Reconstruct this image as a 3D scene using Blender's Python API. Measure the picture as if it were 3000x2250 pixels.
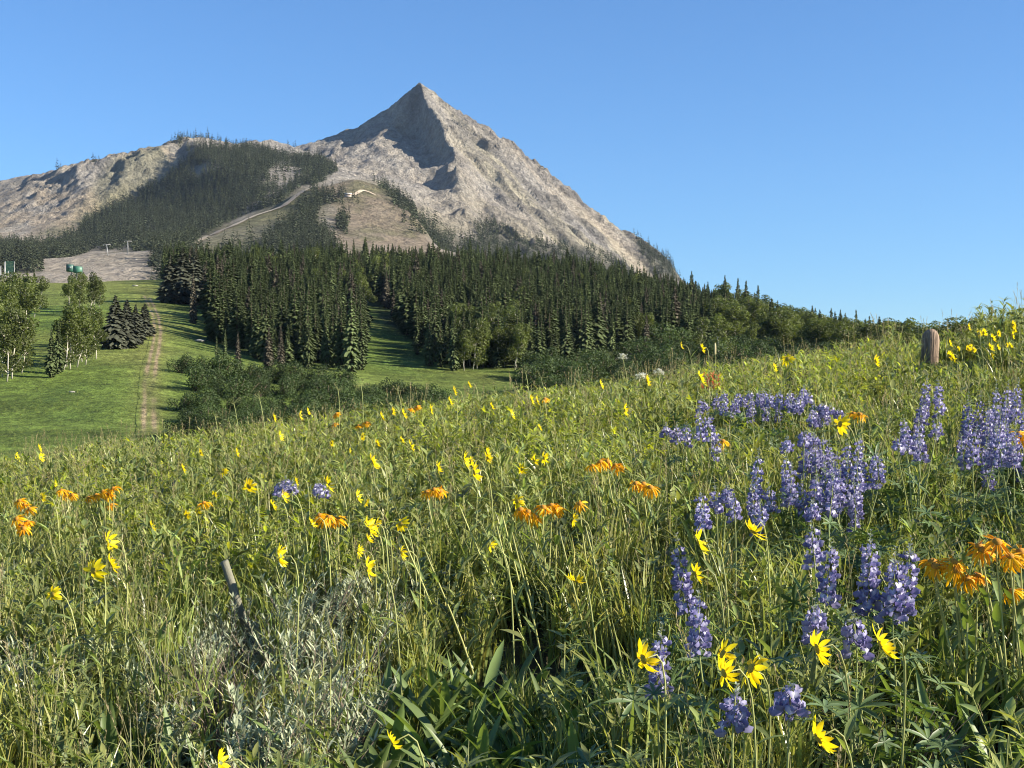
import bpy, math, random
import numpy as np
from mathutils import Vector, Matrix, Euler
from mathutils.geometry import delaunay_2d_cdt

for o in list(bpy.data.objects):
    bpy.data.objects.remove(o)
scene = bpy.context.scene
COL = scene.collection
R = math.radians
rng = np.random.default_rng(7)
random.seed(7)

# ------------------------------------------------------------------ camera
CAM_Z = 1.6
LENS = 50.0
FPX = 3000 * LENS / 36.0          # focal length measured on a 3000 px wide frame
HOR = 1200.0                      # row of the level line of sight
cam_data = bpy.data.cameras.new("camera")
cam = bpy.data.objects.new("camera", cam_data)
COL.objects.link(cam)
cam.location = (0, 0, CAM_Z)
cam.rotation_euler = (R(90), 0, 0)
cam_data.lens = LENS
cam_data.sensor_width = 36.0
cam_data.shift_y = (HOR - 1125.0) / 3000.0
cam_data.clip_start = 0.05
cam_data.clip_end = 20000
scene.camera = cam

# ------------------------------------------------------------------ sky and sun
SUN_EL, SUN_AZ = 25.0, 102.0     # azimuth clockwise from the viewing direction (+Y)
world = bpy.data.worlds.new("World")
scene.world = world
world.use_nodes = True
wn = world.node_tree
bg = wn.nodes["Background"]
sky = wn.nodes.new("ShaderNodeTexSky")
sky.sky_type = 'NISHITA'
sky.sun_disc = False
sky.sun_elevation = R(SUN_EL)
sky.sun_rotation = R(SUN_AZ)
sky.altitude = 3400
sky.air_density = 1.65
sky.dust_density = 0.0
sky.ozone_density = 9.0
wn.links.new(sky.outputs[0], bg.inputs[0])
bg.inputs[1].default_value = 0.0725

sun_data = bpy.data.lights.new("sun", 'SUN')
sun_data.energy = 5.0
sun_data.angle = R(0.5)
sun_data.color = (1.0, 0.90, 0.76)
sun = bpy.data.objects.new("sun", sun_data)
COL.objects.link(sun)
sd = Vector((math.sin(R(SUN_AZ)) * math.cos(R(SUN_EL)), math.cos(R(SUN_AZ)) * math.cos(R(SUN_EL)), math.sin(R(SUN_EL))))
sun.rotation_euler = sd.to_track_quat('Z', 'Y').to_euler()
sun.location = (60, -20, 60)

scene.view_settings.view_transform = 'Standard'
scene.view_settings.look = 'None'
scene.view_settings.gamma = 1.0
scene.view_settings.use_curve_mapping = False
scene.view_settings.exposure = 1.35
scene.cycles.use_denoising = True
scene.cycles.filter_width = 1.1
scene.cycles.max_bounces = 5
scene.cycles.diffuse_bounces = 3
scene.cycles.transparent_max_bounces = 4
scene.cycles.transmission_bounces = 4
scene.cycles.volume_bounces = 0


def P(u, v, Y):
    """world point seen at photo position (u, v) at depth Y"""
    return ((u - 1500.0) / FPX * Y, Y, CAM_Z + (HOR - v) / FPX * Y)


def proj(x, y, z):
    y = np.maximum(y, 0.01)
    return 1500 + x / y * FPX, HOR - (z - CAM_Z) / y * FPX


# ------------------------------------------------------------------ numeric helpers
def _hash(ix, iy, seed):
    h = (ix * 374761393 + iy * 668265263 + seed * 1442695041) & 0xFFFFFFFF
    h = ((h ^ (h >> 13)) * 1274126177) & 0xFFFFFFFF
    h = h ^ (h >> 16)
    return (h & 0xFFFF) / 65535.0


def vnoise(x, y, seed=0):
    ix = np.floor(x).astype(np.int64); iy = np.floor(y).astype(np.int64)
    fx = x - ix; fy = y - iy
    fx = fx * fx * (3 - 2 * fx); fy = fy * fy * (3 - 2 * fy)
    a = _hash(ix, iy, seed); b = _hash(ix + 1, iy, seed)
    c = _hash(ix, iy + 1, seed); d = _hash(ix + 1, iy + 1, seed)
    return (a * (1 - fx) + b * fx) * (1 - fy) + (c * (1 - fx) + d * fx) * fy


def fbm(x, y, octv=4, seed=0, gain=0.5):
    t = 0; a = 1.0; s = 0
    for k in range(octv):
        ca, sa = math.cos(0.6 * k), math.sin(0.6 * k)
        t = t + a * (vnoise((x * ca - y * sa) * 2 ** k + 13.7 * k, (x * sa + y * ca) * 2 ** k + 7.1 * k, seed + k) - 0.5) * 2
        s += a; a *= gain
    return t / s


def ridged(x, y, octv=4, seed=0, gain=0.5):
    t = 0; a = 1.0; s = 0
    for k in range(octv):
        ca, sa = math.cos(0.7 * k), math.sin(0.7 * k)
        n = vnoise((x * ca - y * sa) * 2 ** k + 5.2 * k, (x * sa + y * ca) * 2 ** k + 9.1 * k, seed + k)
        t = t + a * (1 - np.abs(2 * n - 1)); s += a; a *= gain
    return t / s


def smooth(a, b, x):
    t = np.clip((x - a) / (b - a), 0, 1)
    return t * t * (3 - 2 * t)


def in_poly(u, v, poly):
    poly = np.asarray(poly, float)
    inside = np.zeros(np.shape(u), bool)
    n = len(poly); j = n - 1
    for i in range(n):
        xi, yi = poly[i]; xj, yj = poly[j]
        c = ((yi > v) != (yj > v))
        with np.errstate(divide='ignore', invalid='ignore'):
            xx = (xj - xi) * (v - yi) / (yj - yi + 1e-12) + xi
        inside ^= c & (u < xx)
        j = i
    return inside


# ------------------------------------------------------------------ mesh helpers
class MB:
    """collects verts / faces / per-face material / per-vertex colour and builds ONE mesh"""
    def __init__(self):
        self.V = []; self.F = []; self.M = []; self.C = []; self.n = 0

    def add(self, V, F, m=0, c=None):
        V = np.asarray(V, float).reshape(-1, 3)
        self.V.append(V)
        for f in F:
            self.F.append([i + self.n for i in f]); self.M.append(m)
        if c is None: c = (1, 1, 1)
        c = np.asarray(c, float)
        if c.ndim == 1: c = np.tile(c, (len(V), 1))
        self.C.append(c)
        self.n += len(V)
        return self

    def tube(self, pts, rad, sides=5, m=0, c=None, cap=True):
        pts = np.asarray(pts, float)
        rad = np.broadcast_to(np.asarray(rad, float), (len(pts),))
        V = []; F = []
        prev = None
        for i, p in enumerate(pts):
            d = pts[min(i + 1, len(pts) - 1)] - pts[max(i - 1, 0)]
            d = d / (np.linalg.norm(d) + 1e-9)
            a = np.cross(d, (0.31, 0.95, 0.05) if abs(d[1]) < 0.9 else (1, 0, 0)) if prev is None else prev - d * np.dot(prev, d)
            a = a / (np.linalg.norm(a) + 1e-9); prev = a
            b = np.cross(d, a)
            for k in range(sides):
                t = 2 * math.pi * k / sides
                V.append(p + rad[i] * (a * math.cos(t) + b * math.sin(t)))
        for i in range(len(pts) - 1):
            for k in range(sides):
                k2 = (k + 1) % sides
                F.append([i * sides + k, i * sides + k2, (i + 1) * sides + k2, (i + 1) * sides + k])
        if cap:
            F.append(list(range(sides))[::-1])
            F.append([(len(pts) - 1) * sides + k for k in range(sides)])
        return self.add(V, F, m, c)

    def box(self, c0, c1, m=0, c=None):
        x0, y0, z0 = c0; x1, y1, z1 = c1
        V = [(x0, y0, z0), (x1, y0, z0), (x1, y1, z0), (x0, y1, z0), (x0, y0, z1), (x1, y0, z1), (x1, y1, z1), (x0, y1, z1)]
        F = [[0, 3, 2, 1], [4, 5, 6, 7], [0, 1, 5, 4], [1, 2, 6, 5], [2, 3, 7, 6], [3, 0, 4, 7]]
        return self.add(V, F, m, c)

    def mesh(self, name, mats, smooth_=False):
        me = bpy.data.meshes.new(name)
        V = np.concatenate(self.V) if self.V else np.zeros((0, 3))
        fill(me, V, self.F, self.M)
        col = np.concatenate(self.C)
        setcol(me, col)
        for m in (mats if isinstance(mats, (list, tuple)) else [mats]):
            me.materials.append(m)
        if smooth_:
            me.polygons.foreach_set("use_smooth", np.ones(len(me.polygons), bool))
        return me

    def build(self, name, mats, parent=None, smooth_=False):
        return link(name, self.mesh(name, mats, smooth_), parent)


def fill(me, V, F, M=None):
    V = np.asarray(V, np.float32)
    me.vertices.add(len(V))
    me.vertices.foreach_set("co", V.ravel())
    if isinstance(F, np.ndarray):
        k = F.shape[1]
        tot = np.full(len(F), k, np.int32); idx = F.ravel().astype(np.int32)
    else:
        tot = np.array([len(f) for f in F], np.int32)
        idx = np.array([i for f in F for i in f], np.int32)
    me.loops.add(len(idx))
    me.loops.foreach_set("vertex_index", idx)
    me.polygons.add(len(tot))
    st = np.zeros(len(tot), np.int32); st[1:] = np.cumsum(tot)[:-1]
    me.polygons.foreach_set("loop_start", st)
    me.polygons.foreach_set("loop_total", tot)
    if M is not None:
        me.polygons.foreach_set("material_index", np.asarray(M, np.int32))
    me.update(calc_edges=True)


def setcol(me, col, name="tint"):
    at = me.attributes.new(name, 'FLOAT_COLOR', 'POINT')
    c4 = np.ones((len(col), 4), np.float32); c4[:, :3] = col
    at.data.foreach_set("color", c4.ravel())


def link(name, me, parent=None):
    o = bpy.data.objects.new(name, me)
    COL.objects.link(o)
    if parent is not None: o.parent = parent
    return o


def tag(o, label, cat=None, group=None, kind=None):
    if label: o["label"] = label
    if cat: o["category"] = cat
    if group: o["group"] = group
    if kind: o["kind"] = kind
    return o


def thing(name, label, cat, loc=(0, 0, 0), rz=0.0, group=None, scale=1.0):
    o = bpy.data.objects.new(name, None)
    o.empty_display_size = 0.1
    COL.objects.link(o)
    o.location = loc; o.rotation_euler = (0, 0, rz); o.scale = (scale,) * 3
    return tag(o, label, cat, group)


# ------------------------------------------------------------------ materials
def nodes_of(name):
    m = bpy.data.materials.new(name); m.use_nodes = True
    nt = m.node_tree
    return m, nt, nt.nodes["Principled BSDF"], nt.nodes["Material Output"]


def ramp(nt, fac, stops):
    r = nt.nodes.new("ShaderNodeValToRGB")
    el = r.color_ramp.elements
    while len(el) < len(stops): el.new(0.5)
    for e, (p, c) in zip(el, stops):
        e.position = p; e.color = (*c, 1)
    nt.links.new(fac, r.inputs[0])
    return r.outputs[0]


def noise(nt, scale, detail=4, rough=0.55, vec=None, dist=0.0):
    n = nt.nodes.new("ShaderNodeTexNoise")
    n.inputs["Scale"].default_value = scale; n.inputs["Detail"].default_value = detail
    n.inputs["Roughness"].default_value = rough; n.inputs["Distortion"].default_value = dist
    if vec is not None: nt.links.new(vec, n.inputs["Vector"])
    return n.outputs[0]


def mix(nt, a, b, fac, mode='MIX'):
    m = nt.nodes.new("ShaderNodeMix"); m.data_type = 'RGBA'; m.blend_type = mode
    for sock, val in ((m.inputs[0], fac), (m.inputs[6], a), (m.inputs[7], b)):
        if hasattr(val, "links"): nt.links.new(val, sock)
        elif isinstance(val, (int, float)): sock.default_value = val
        else: sock.default_value = (*val, 1)
    return m.outputs[2]


def attr(nt, name, kind='GEOMETRY'):
    a = nt.nodes.new("ShaderNodeAttribute"); a.attribute_name = name; a.attribute_type = kind
    return a


def position(nt):
    return nt.nodes.new("ShaderNodeNewGeometry").outputs["Position"]


def objcoord(nt):
    return nt.nodes.new("ShaderNodeTexCoord").outputs["Object"]


def bump(nt, bsdf, h, strength, dist):
    b = nt.nodes.new("ShaderNodeBump")
    b.inputs["Strength"].default_value = strength; b.inputs["Distance"].default_value = dist
    nt.links.new(h, b.inputs["Height"]); nt.links.new(b.outputs[0], bsdf.inputs["Normal"])


def leaf_mat(name, base, trans=0.35, rough=0.55, var=0.35, gloss=0.3, tr_tint=(1.25, 1.2, 0.5), inst=True, vcol=True, pos_scale=0.0, pos_col=None):
    """thin leaf: reflects and lets light through; per-vertex tint and per-plant variation"""
    m, nt, b, out = nodes_of(name)
    col = None
    rnd = nt.nodes.new("ShaderNodeObjectInfo").outputs["Random"]
    dark = tuple(c * (1 - var) for c in base); lite = tuple(min(1, c * (1 + var)) for c in base)
    col = mix(nt, dark, lite, rnd)
    if pos_col is not None:
        n = noise(nt, pos_scale, 3, 0.5, position(nt))
        r = ramp(nt, n, [(0.38, (0, 0, 0)), (0.62, (1, 1, 1))])
        col = mix(nt, col, pos_col, r)
    if vcol:
        a = attr(nt, "tint")
        col = mix(nt, col, a.outputs["Color"], 1.0, 'MULTIPLY')
    nt.links.new(col, b.inputs["Base Color"])
    b.inputs["Roughness"].default_value = rough
    b.inputs["Specular IOR Level"].default_value = gloss
    if trans > 0:
        t = nt.nodes.new("ShaderNodeBsdfTranslucent")
        tc = mix(nt, col, tr_tint, 1.0, 'MULTIPLY')
        nt.links.new(tc, t.inputs[0])
        mx = nt.nodes.new("ShaderNodeMixShader"); mx.inputs[0].default_value = trans
        nt.links.new(b.outputs[0], mx.inputs[1]); nt.links.new(t.outputs[0], mx.inputs[2])
        nt.links.new(mx.outputs[0], out.inputs[0])
    return m


def flat_mat(name, base, rough=0.7, nscale=8.0, var=0.25, bstr=0.0, metal=0.0, stretch=None):
    m, nt, b, out = nodes_of(name)
    vec = objcoord(nt)
    if stretch:
        mp = nt.nodes.new("ShaderNodeMapping"); mp.inputs["Scale"].default_value = stretch
        nt.links.new(vec, mp.inputs[0]); vec = mp.outputs[0]
    n = noise(nt, nscale, 5, 0.6, vec)
    col = ramp(nt, n, [(0.3, tuple(c * (1 - var) for c in base)), (0.7, tuple(min(1, c * (1 + var)) for c in base))])
    nt.links.new(col, b.inputs["Base Color"])
    b.inputs["Roughness"].default_value = rough; b.inputs["Metallic"].default_value = metal
    if bstr: bump(nt, b, n, bstr, 0.01)
    return m


# ------------------------------------------------------------------ scatter of uncountable growth (kind = stuff)
def proto_collection(name, meshes):
    c = bpy.data.collections.new(name)
    for i, me in enumerate(meshes):
        c.objects.link(bpy.data.objects.new("%s_%02d" % (name, i), me))
    return c


def scatter(name, coll, pts, rot, scl, idx, label, cat):
    pts = np.asarray(pts, np.float32); n = len(pts)
    me = bpy.data.meshes.new(name)
    me.vertices.add(n); me.vertices.foreach_set("co", pts.ravel())
    a = me.attributes.new("rot", 'FLOAT_VECTOR', 'POINT'); a.data.foreach_set("vector", np.asarray(rot, np.float32).ravel())
    scl = np.asarray(scl, np.float32)
    if scl.ndim == 1: scl = np.repeat(scl[:, None], 3, 1)
    a = me.attributes.new("scl", 'FLOAT_VECTOR', 'POINT'); a.data.foreach_set("vector", scl.ravel())
    a = me.attributes.new("idx", 'INT', 'POINT'); a.data.foreach_set("value", np.asarray(idx, np.int32))
    o = link(name, me)
    ng = bpy.data.node_groups.new(name + "_nodes", 'GeometryNodeTree')
    ng.interface.new_socket("Geometry", in_out='INPUT', socket_type='NodeSocketGeometry')
    ng.interface.new_socket("Geometry", in_out='OUTPUT', socket_type='NodeSocketGeometry')
    gi = ng.nodes.new("NodeGroupInput"); go = ng.nodes.new("NodeGroupOutput")
    iop = ng.nodes.new("GeometryNodeInstanceOnPoints")
    ci = ng.nodes.new("GeometryNodeCollectionInfo")
    ci.inputs["Collection"].default_value = coll
    ci.inputs["Separate Children"].default_value = True
    ci.inputs["Reset Children"].default_value = True
    def na(nm, ty):
        k = ng.nodes.new("GeometryNodeInputNamedAttribute"); k.data_type = ty; k.inputs[0].default_value = nm
        return k.outputs["Attribute"]
    e2r = ng.nodes.new("FunctionNodeEulerToRotation")
    L = ng.links.new
    L(gi.outputs[0], iop.inputs["Points"]); L(ci.outputs[0], iop.inputs["Instance"])
    iop.inputs["Pick Instance"].default_value = True
    L(na("idx", 'INT'), iop.inputs["Instance Index"])
    L(na("rot", 'FLOAT_VECTOR'), e2r.inputs[0]); L(e2r.outputs[0], iop.inputs["Rotation"])
    L(na("scl", 'FLOAT_VECTOR'), iop.inputs["Scale"])
    L(iop.outputs[0], go.inputs[0])
    md = o.modifiers.new("scatter", 'NODES'); md.node_group = ng
    return tag(o, label, cat, kind="stuff")
# ================================================================== TERRAIN
# ---- near meadow bank: rises away from the lens to a crest about 12 m off, tilts up to the right
_fy = [-8, 0, 1.5, 2.5, 4, 6, 9, 12, 14, 17, 25, 40]
_fz = [-0.25, 0.02, 0.16, 0.30, 0.50, 0.77, 1.08, 1.30, 1.30, 1.02, -0.2, -2.0]


def H_near(x, y):
    z = np.interp(y, _fy, _fz)
    tilt = 0.128 * np.clip(x, -9, 9) * smooth(-1, 4, y) * (1 - smooth(16, 40, y))
    z = z + tilt + 0.05 * fbm(x * 0.7, y * 0.7, 3, 3) * smooth(0, 3, y)
    z = z + 0.22 * np.exp(-((x - 3.9) / 0.9) ** 2 - ((y - 11.0) / 2.0) ** 2)
    return z


_mY = np.array([25, 40, 80, 150, 220, 300, 400, 520, 650, 800, 1000.0])
_mU = np.array([-1600, 0, 480, 800, 1200, 1600, 1950, 2150, 2300, 2460, 2700, 3000, 4600.0])
_mZ = np.array([
    [-1, -1, -1, -1, -1, -.8, -.6, -.5, -.4, -.2, 0, .3, 1],
    [-3, -2.5, -2.2, -2, -1.8, -1.5, -1.2, -1, -.8, -.5, 0, .5, 1.5],
    [-4, -3.8, -3.5, -3.5, -3.2, -3, -2.5, -2.2, -2, -1.5, -1, -.5, 1],
    [-3.5, -3.1, -3.1, -3.5, -3.5, -3, -2.5, -2, -1.5, -1, -.5, 0, 1.5],
    [6, 6.7, 6.2, 3, -.5, 0, 1, 1.5, 2, 2.5, 3, 4, 6],
    [17, 18, 17.5, 12, 9.9, 8.5, 8, 8.5, 8.5, 8, 8, 8, 10],
    [30, 32, 32, 28, 25, 23, 20, 18, 16, 14, 13, 12, 14],
    [46, 49, 49, 46, 44.5, 42, 37, 31, 26.5, 22, 19, 17, 18],
    [50, 54, 62, 65, 65, 62, 54, 46, 36, 28, 23, 20, 20],
    [48, 50, 60, 66, 66, 61, 52, 43, 30, 22, 18, 16, 16],
    [35, 36, 42, 48, 48, 42, 34, 28, 20, 14, 10, 8, 8]])


def H_mid_raw(x, y):
    u = 1500 + x / np.maximum(y, 1) * FPX
    iu = np.clip(np.searchsorted(_mU, u) - 1, 0, len(_mU) - 2)
    iy = np.clip(np.searchsorted(_mY, y) - 1, 0, len(_mY) - 2)
    fu = np.clip((u - _mU[iu]) / (_mU[iu + 1] - _mU[iu]), 0, 1)
    fy = np.clip((y - _mY[iy]) / (_mY[iy + 1] - _mY[iy]), 0, 1)
    return ((_mZ[iy, iu] * (1 - fu) + _mZ[iy, iu + 1] * fu) * (1 - fy)
            + (_mZ[iy + 1, iu] * (1 - fu) + _mZ[iy + 1, iu + 1] * fu) * fy)


S_N = 300
S_AX = np.linspace(-0.72, 0.72, S_N)
Y_NEAR = np.concatenate([np.linspace(-6, 0, 12, endpoint=False), np.linspace(0, 25, 150)])
Y_MID = 25 * (1040 / 25.0) ** (np.linspace(0, 1, 330))
POLE = 12.0


def blur1(a, axis, k):
    for _ in range(k):
        p = np.concatenate([np.take(a, [0], axis), a, np.take(a, [-1], axis)], axis)
        sl = lambda s, e: tuple(slice(s, e) if ax == axis else slice(None) for ax in range(a.ndim))
        a = 0.25 * p[sl(0, -2)] + 0.5 * p[sl(1, -1)] + 0.25 * p[sl(2, None)]
    return a


_yy, _ss = np.meshgrid(Y_MID, S_AX, indexing='ij')
_xx = _ss * (_yy + POLE)
Zm = H_mid_raw(_xx, _yy)
Zm = blur1(blur1(Zm, 0, 40), 1, 60)
Zm = Zm + smooth(90, 200, _yy) * (1.1 * fbm(_xx / 45, _yy / 45, 4, 11) + 0.25 * fbm(_xx / 9, _yy / 9, 3, 12))
_w = smooth(25, 60, _yy)
Zm = H_near(_xx, _yy) * (1 - _w) + Zm * _w


def H_mid(x, y):
    x = np.asarray(x, float); y = np.asarray(y, float)
    fy = np.log(np.maximum(y, 25.0) / 25) / math.log(1040 / 25.0) * (len(Y_MID) - 1)
    fs = (x / (y + POLE) + 0.72) / 1.44 * (S_N - 1)
    fy = np.clip(fy, 0, len(Y_MID) - 1.001); fs = np.clip(fs, 0, S_N - 1.001)
    iy = fy.astype(int); i_s = fs.astype(int); a = fy - iy; b = fs - i_s
    return (Zm[iy, i_s] * (1 - b) + Zm[iy, i_s + 1] * b) * (1 - a) + (Zm[iy + 1, i_s] * (1 - b) + Zm[iy + 1, i_s + 1] * b) * a


def H(x, y):
    return np.where(np.asarray(y) < 25, H_near(np.asarray(x, float), np.asarray(y, float)), H_mid(x, y))


def grid_faces(nr, nc):
    i = np.arange(nr - 1)[:, None] * nc + np.arange(nc - 1)[None, :]
    i = i.ravel()
    return np.stack([i, i + 1, i + 1 + nc, i + nc], 1)


def sheet(name, X, Y, Z, mat, col=None, kind="structure", label=None):
    me = bpy.data.meshes.new(name)
    fill(me, np.stack([X.ravel(), Y.ravel(), Z.ravel()], 1), grid_faces(*X.shape))
    if col is not None: setcol(me, col.reshape(-1, 3))
    me.materials.append(mat)
    me.polygons.foreach_set("use_smooth", np.ones(len(me.polygons), bool))
    o = link(name, me)
    o["kind"] = kind
    if label: o["label"] = label
    return o


# ---- materials of the ground
def ground_mat(name, detail_scales, bump_s, bump_d, rough=0.95, contrast=0.35):
    m, nt, b, out = nodes_of(name)
    a = attr(nt, "tint")
    pos = position(nt)
    col = a.outputs["Color"]
    for sc in detail_scales:
        n = noise(nt, sc, 6, 0.62, pos)
        k = ramp(nt, n, [(0.28, (1 - contrast,) * 3), (0.72, (1 + contrast * 0.8,) * 3)])
        col = mix(nt, col, k, 1.0, 'MULTIPLY')
    nt.links.new(col, b.inputs["Base Color"])
    b.inputs["Roughness"].default_value = rough; b.inputs["Specular IOR Level"].default_value = 0.15
    n = noise(nt, detail_scales[-1], 8, 0.65, pos)
    bump(nt, b, n, bump_s, bump_d)
    return m


M_near = ground_mat("meadow_soil", [1.2, 9.0], 0.6, 0.05)
M_mid = ground_mat("slope_turf", [0.05, 0.25, 0.8], 1.0, 1.3, contrast=0.45)
M_rock = ground_mat("mountain_rock", [0.2, 0.06], 1.0, 34.0, contrast=0.30)

_yn, _sn = np.meshgrid(Y_NEAR, S_AX, indexing='ij')
_xn = _sn * (_yn + POLE)
sheet("meadow_ground", _xn, _yn, H_near(_xn, _yn), M_near,
      np.tile(np.array([0.055, 0.052, 0.028]), (_xn.size, 1)), label="dark soil and litter under the flowering meadow")

# hillside colours: turf, drier yellow patches, dark forest floor
u_, v_ = proj(_xx, _yy, Zm)
g = np.empty(_xx.shape + (3,))
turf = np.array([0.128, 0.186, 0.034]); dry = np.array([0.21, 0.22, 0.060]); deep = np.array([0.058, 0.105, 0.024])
nz = fbm(_xx / 30, _yy / 50, 4, 21) * 0.5 + 0.5
nz2 = fbm(_xx / 8, _yy / 14, 4, 25) * 0.5 + 0.5
g[:] = turf
g = g + (dry - g) * (smooth(0.48, 0.85, nz) * 0.55)[..., None]
g = g + (deep - g) * (smooth(0.5, 0.85, nz2) * 0.6)[..., None]
g = g + (dry - g) * (smooth(900, 830, v_) * 0.6 * (u_ < 700))[..., None]
g = g + (dry - g) * (np.exp(-((u_ - 440) / 55) ** 2) * 0.55 * (v_ > 840))[..., None]
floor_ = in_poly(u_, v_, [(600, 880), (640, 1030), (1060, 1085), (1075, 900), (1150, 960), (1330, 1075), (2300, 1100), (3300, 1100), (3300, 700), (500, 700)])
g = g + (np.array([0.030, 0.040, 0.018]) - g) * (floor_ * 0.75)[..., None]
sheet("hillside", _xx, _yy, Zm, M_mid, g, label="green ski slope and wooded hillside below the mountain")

# ---- the mountain: a net of surveyed ridge, gully and slope points, then rock relief
RIDGES = [
    # right skyline of the peak
    [(1230, 238, 3200), (1290, 285, 3195), (1430, 388, 3170), (1600, 522, 3120), (1780, 655, 3050), (1950, 768, 2980), (2130, 980, 2900), (2400, 1350, 2800)],
    # left skyline of the peak and the shoulder beyond the saddle
    [(1230, 238, 3200), (1130, 318, 3235), (1040, 378, 3265), (940, 432, 3290), (880, 441, 3260), (850, 436, 3220), (790, 407, 3150), (745, 416, 3120), (705, 438, 3060), (640, 412, 2960),
     (540, 400, 2860), (460, 420, 2810), (330, 463, 2790), (240, 473, 2790), (120, 520, 2810), (0, 541, 2860), (-250, 560, 2900), (-700, 600, 2950)],
    # rib that divides the dark face from the lit face
    [(1230, 238, 3200), (1250, 320, 3095), (1300, 420, 2975), (1345, 505, 2865), (1338, 585, 2765), (1378, 668, 2630), (1440, 760, 2450), (1500, 860, 2250)],
    # knoll with the road along its left edge
    [(1180, 590, 2180), (1120, 545, 2180), (1050, 514, 2160), (960, 540, 2130), (895, 549, 2090), (830, 602, 2000), (740, 628, 1890), (650, 668, 1790), (595, 690, 1730), (545, 725, 1640)],
    [(1120, 545, 2180), (1220, 640, 1990), (1290, 730, 1820)],
    # wooded spur under the shoulder
    [(540, 400, 2860), (645, 480, 2600), (690, 560, 2420), (680, 640, 2230), (600, 705, 2040)],
    # lip of the bare run
    [(-400, 750, 1600), (0, 764, 1500), (150, 768, 1470), (250, 745, 1460), (400, 738, 1460), (470, 760, 1400)],
]
EXTRA = [
    # dark bowl and boulder slope left of the rib
    (1150, 372, 3150), (1185, 400, 3150), (1112, 400, 3060), (1230, 425, 3100), (1262, 470, 3010), (1040, 430, 3130), (1130, 450, 2970), (1215, 500, 2890), (1290, 500, 2960), (1285, 560, 2840), (1310, 640, 2640),
    (960, 470, 3090), (1060, 500, 2860), (1150, 540, 2710), (1240, 575, 2700), (1270, 650, 2520), (1200, 600, 2560), (1330, 720, 2400), (1100, 530, 2600), (1000, 500, 2750), (900, 480, 3000),
    # gully behind the knoll
    (1200, 620, 2400), (1150, 575, 2420), (1260, 700, 2250), (1060, 522, 2380), (960, 545, 2330), (1340, 800, 2100),
    # lit face right of the rib
    (1330, 380, 3075), (1450, 480, 2990), (1420, 560, 2860), (1500, 600, 2860), (1600, 640, 2900), (1500, 700, 2690), (1620, 740, 2720), (1760, 760, 2800), (1640, 850, 2450), (1850, 850, 2700),
    # knoll front
    (1050, 570, 2040), (1000, 640, 1880), (1120, 650, 1920), (900, 620, 1930), (900, 720, 1660), (1100, 730, 1700), (780, 690, 1720), (700, 740, 1600),
    # wooded slope right of the spur, valley behind the road
    (760, 470, 2800), (790, 540, 2440), (880, 500, 2600), (900, 560, 2260), (820, 618, 2170), (740, 645, 2060), (540, 735, 1800), (850, 470, 2950),
    # shaded side of the spur and the rocky slopes at far left
    (520, 500, 2740), (470, 540, 2700), (380, 595, 2640), (280, 640, 2580), (240, 690, 2400), (450, 640, 2380), (560, 600, 2480), (350, 700, 2150), (450, 710, 2080), (420, 480, 2740), (350, 530, 2690), (200, 560, 2690), (120, 600, 2660), (250, 610, 2580), (0, 620, 2660), (-200, 650, 2650),
    (100, 690, 2380), (0, 720, 2250), (150, 740, 2050), (-300, 730, 2200), (50, 765, 1800), (250, 765, 1780), (400, 760, 1760),
    # front of the bare run
    (300, 785, 1370), (150, 800, 1340), (430, 812, 1260), (250, 830, 1230), (50, 840, 1230), (0, 800, 1380), (-200, 830, 1250), (-500, 850, 1200),
]
pts3 = []; edges = []; seen = {}


def _pid(p):
    if p not in seen:
        seen[p] = len(pts3); pts3.append(P(*p))
    return seen[p]


for r in RIDGES:
    ids = [_pid(p) for p in r]
    edges += [(a, b) for a, b in zip(ids, ids[1:])]
for p in EXTRA: _pid(p)
for xw in range(-2600, 2601, 400):           # foot of the mountain and its far side
    pts3.append((xw, 950.0, 12.0 + 0.004 * abs(xw)))
    pts3.append((xw, 4700.0, 60.0))
for xw, zb in ((-1400, 250), (-700, 330), (-200, 380), (400, 260), (1100, 60)):
    pts3.append((xw, 3900.0, zb))
for yw in (1500, 2200, 3000, 3700):
    pts3.append((-2600.0, float(yw), 250.0)); pts3.append((2600.0, float(yw), -120.0))
for xw, yw, zz in ((700, 1600, -20), (1400, 2000, -80), (200, 1350, 60), (-250, 1300, 100), (450, 2000, 130), (900, 2400, 60)):
    pts3.append((float(xw), float(yw), float(zz)))
tv, te, tf, ov, oe, of_ = delaunay_2d_cdt([Vector((p[0], p[1])) for p in pts3], edges, [], 0, 1e-4)
tz = np.array([np.mean([pts3[i][2] for i in o]) if o else np.nan for o in ov])
txy = np.array([(v.x, v.y) for v in tv])
for i in np.where(np.isnan(tz))[0]:
    d = np.hypot(*(txy - txy[i]).T); d[np.isnan(tz)] = 1e9
    j = np.argsort(d)[:3]; tz[i] = np.average(tz[j], weights=1 / (d[j] + 1))
GS = 4.6
GX = np.arange(-1750, 1500, GS)
GY = np.arange(956, 3600, GS)
MY, MX = np.meshgrid(GY, GX, indexing='ij')
MZ = np.full(MX.shape, np.nan)
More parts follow.
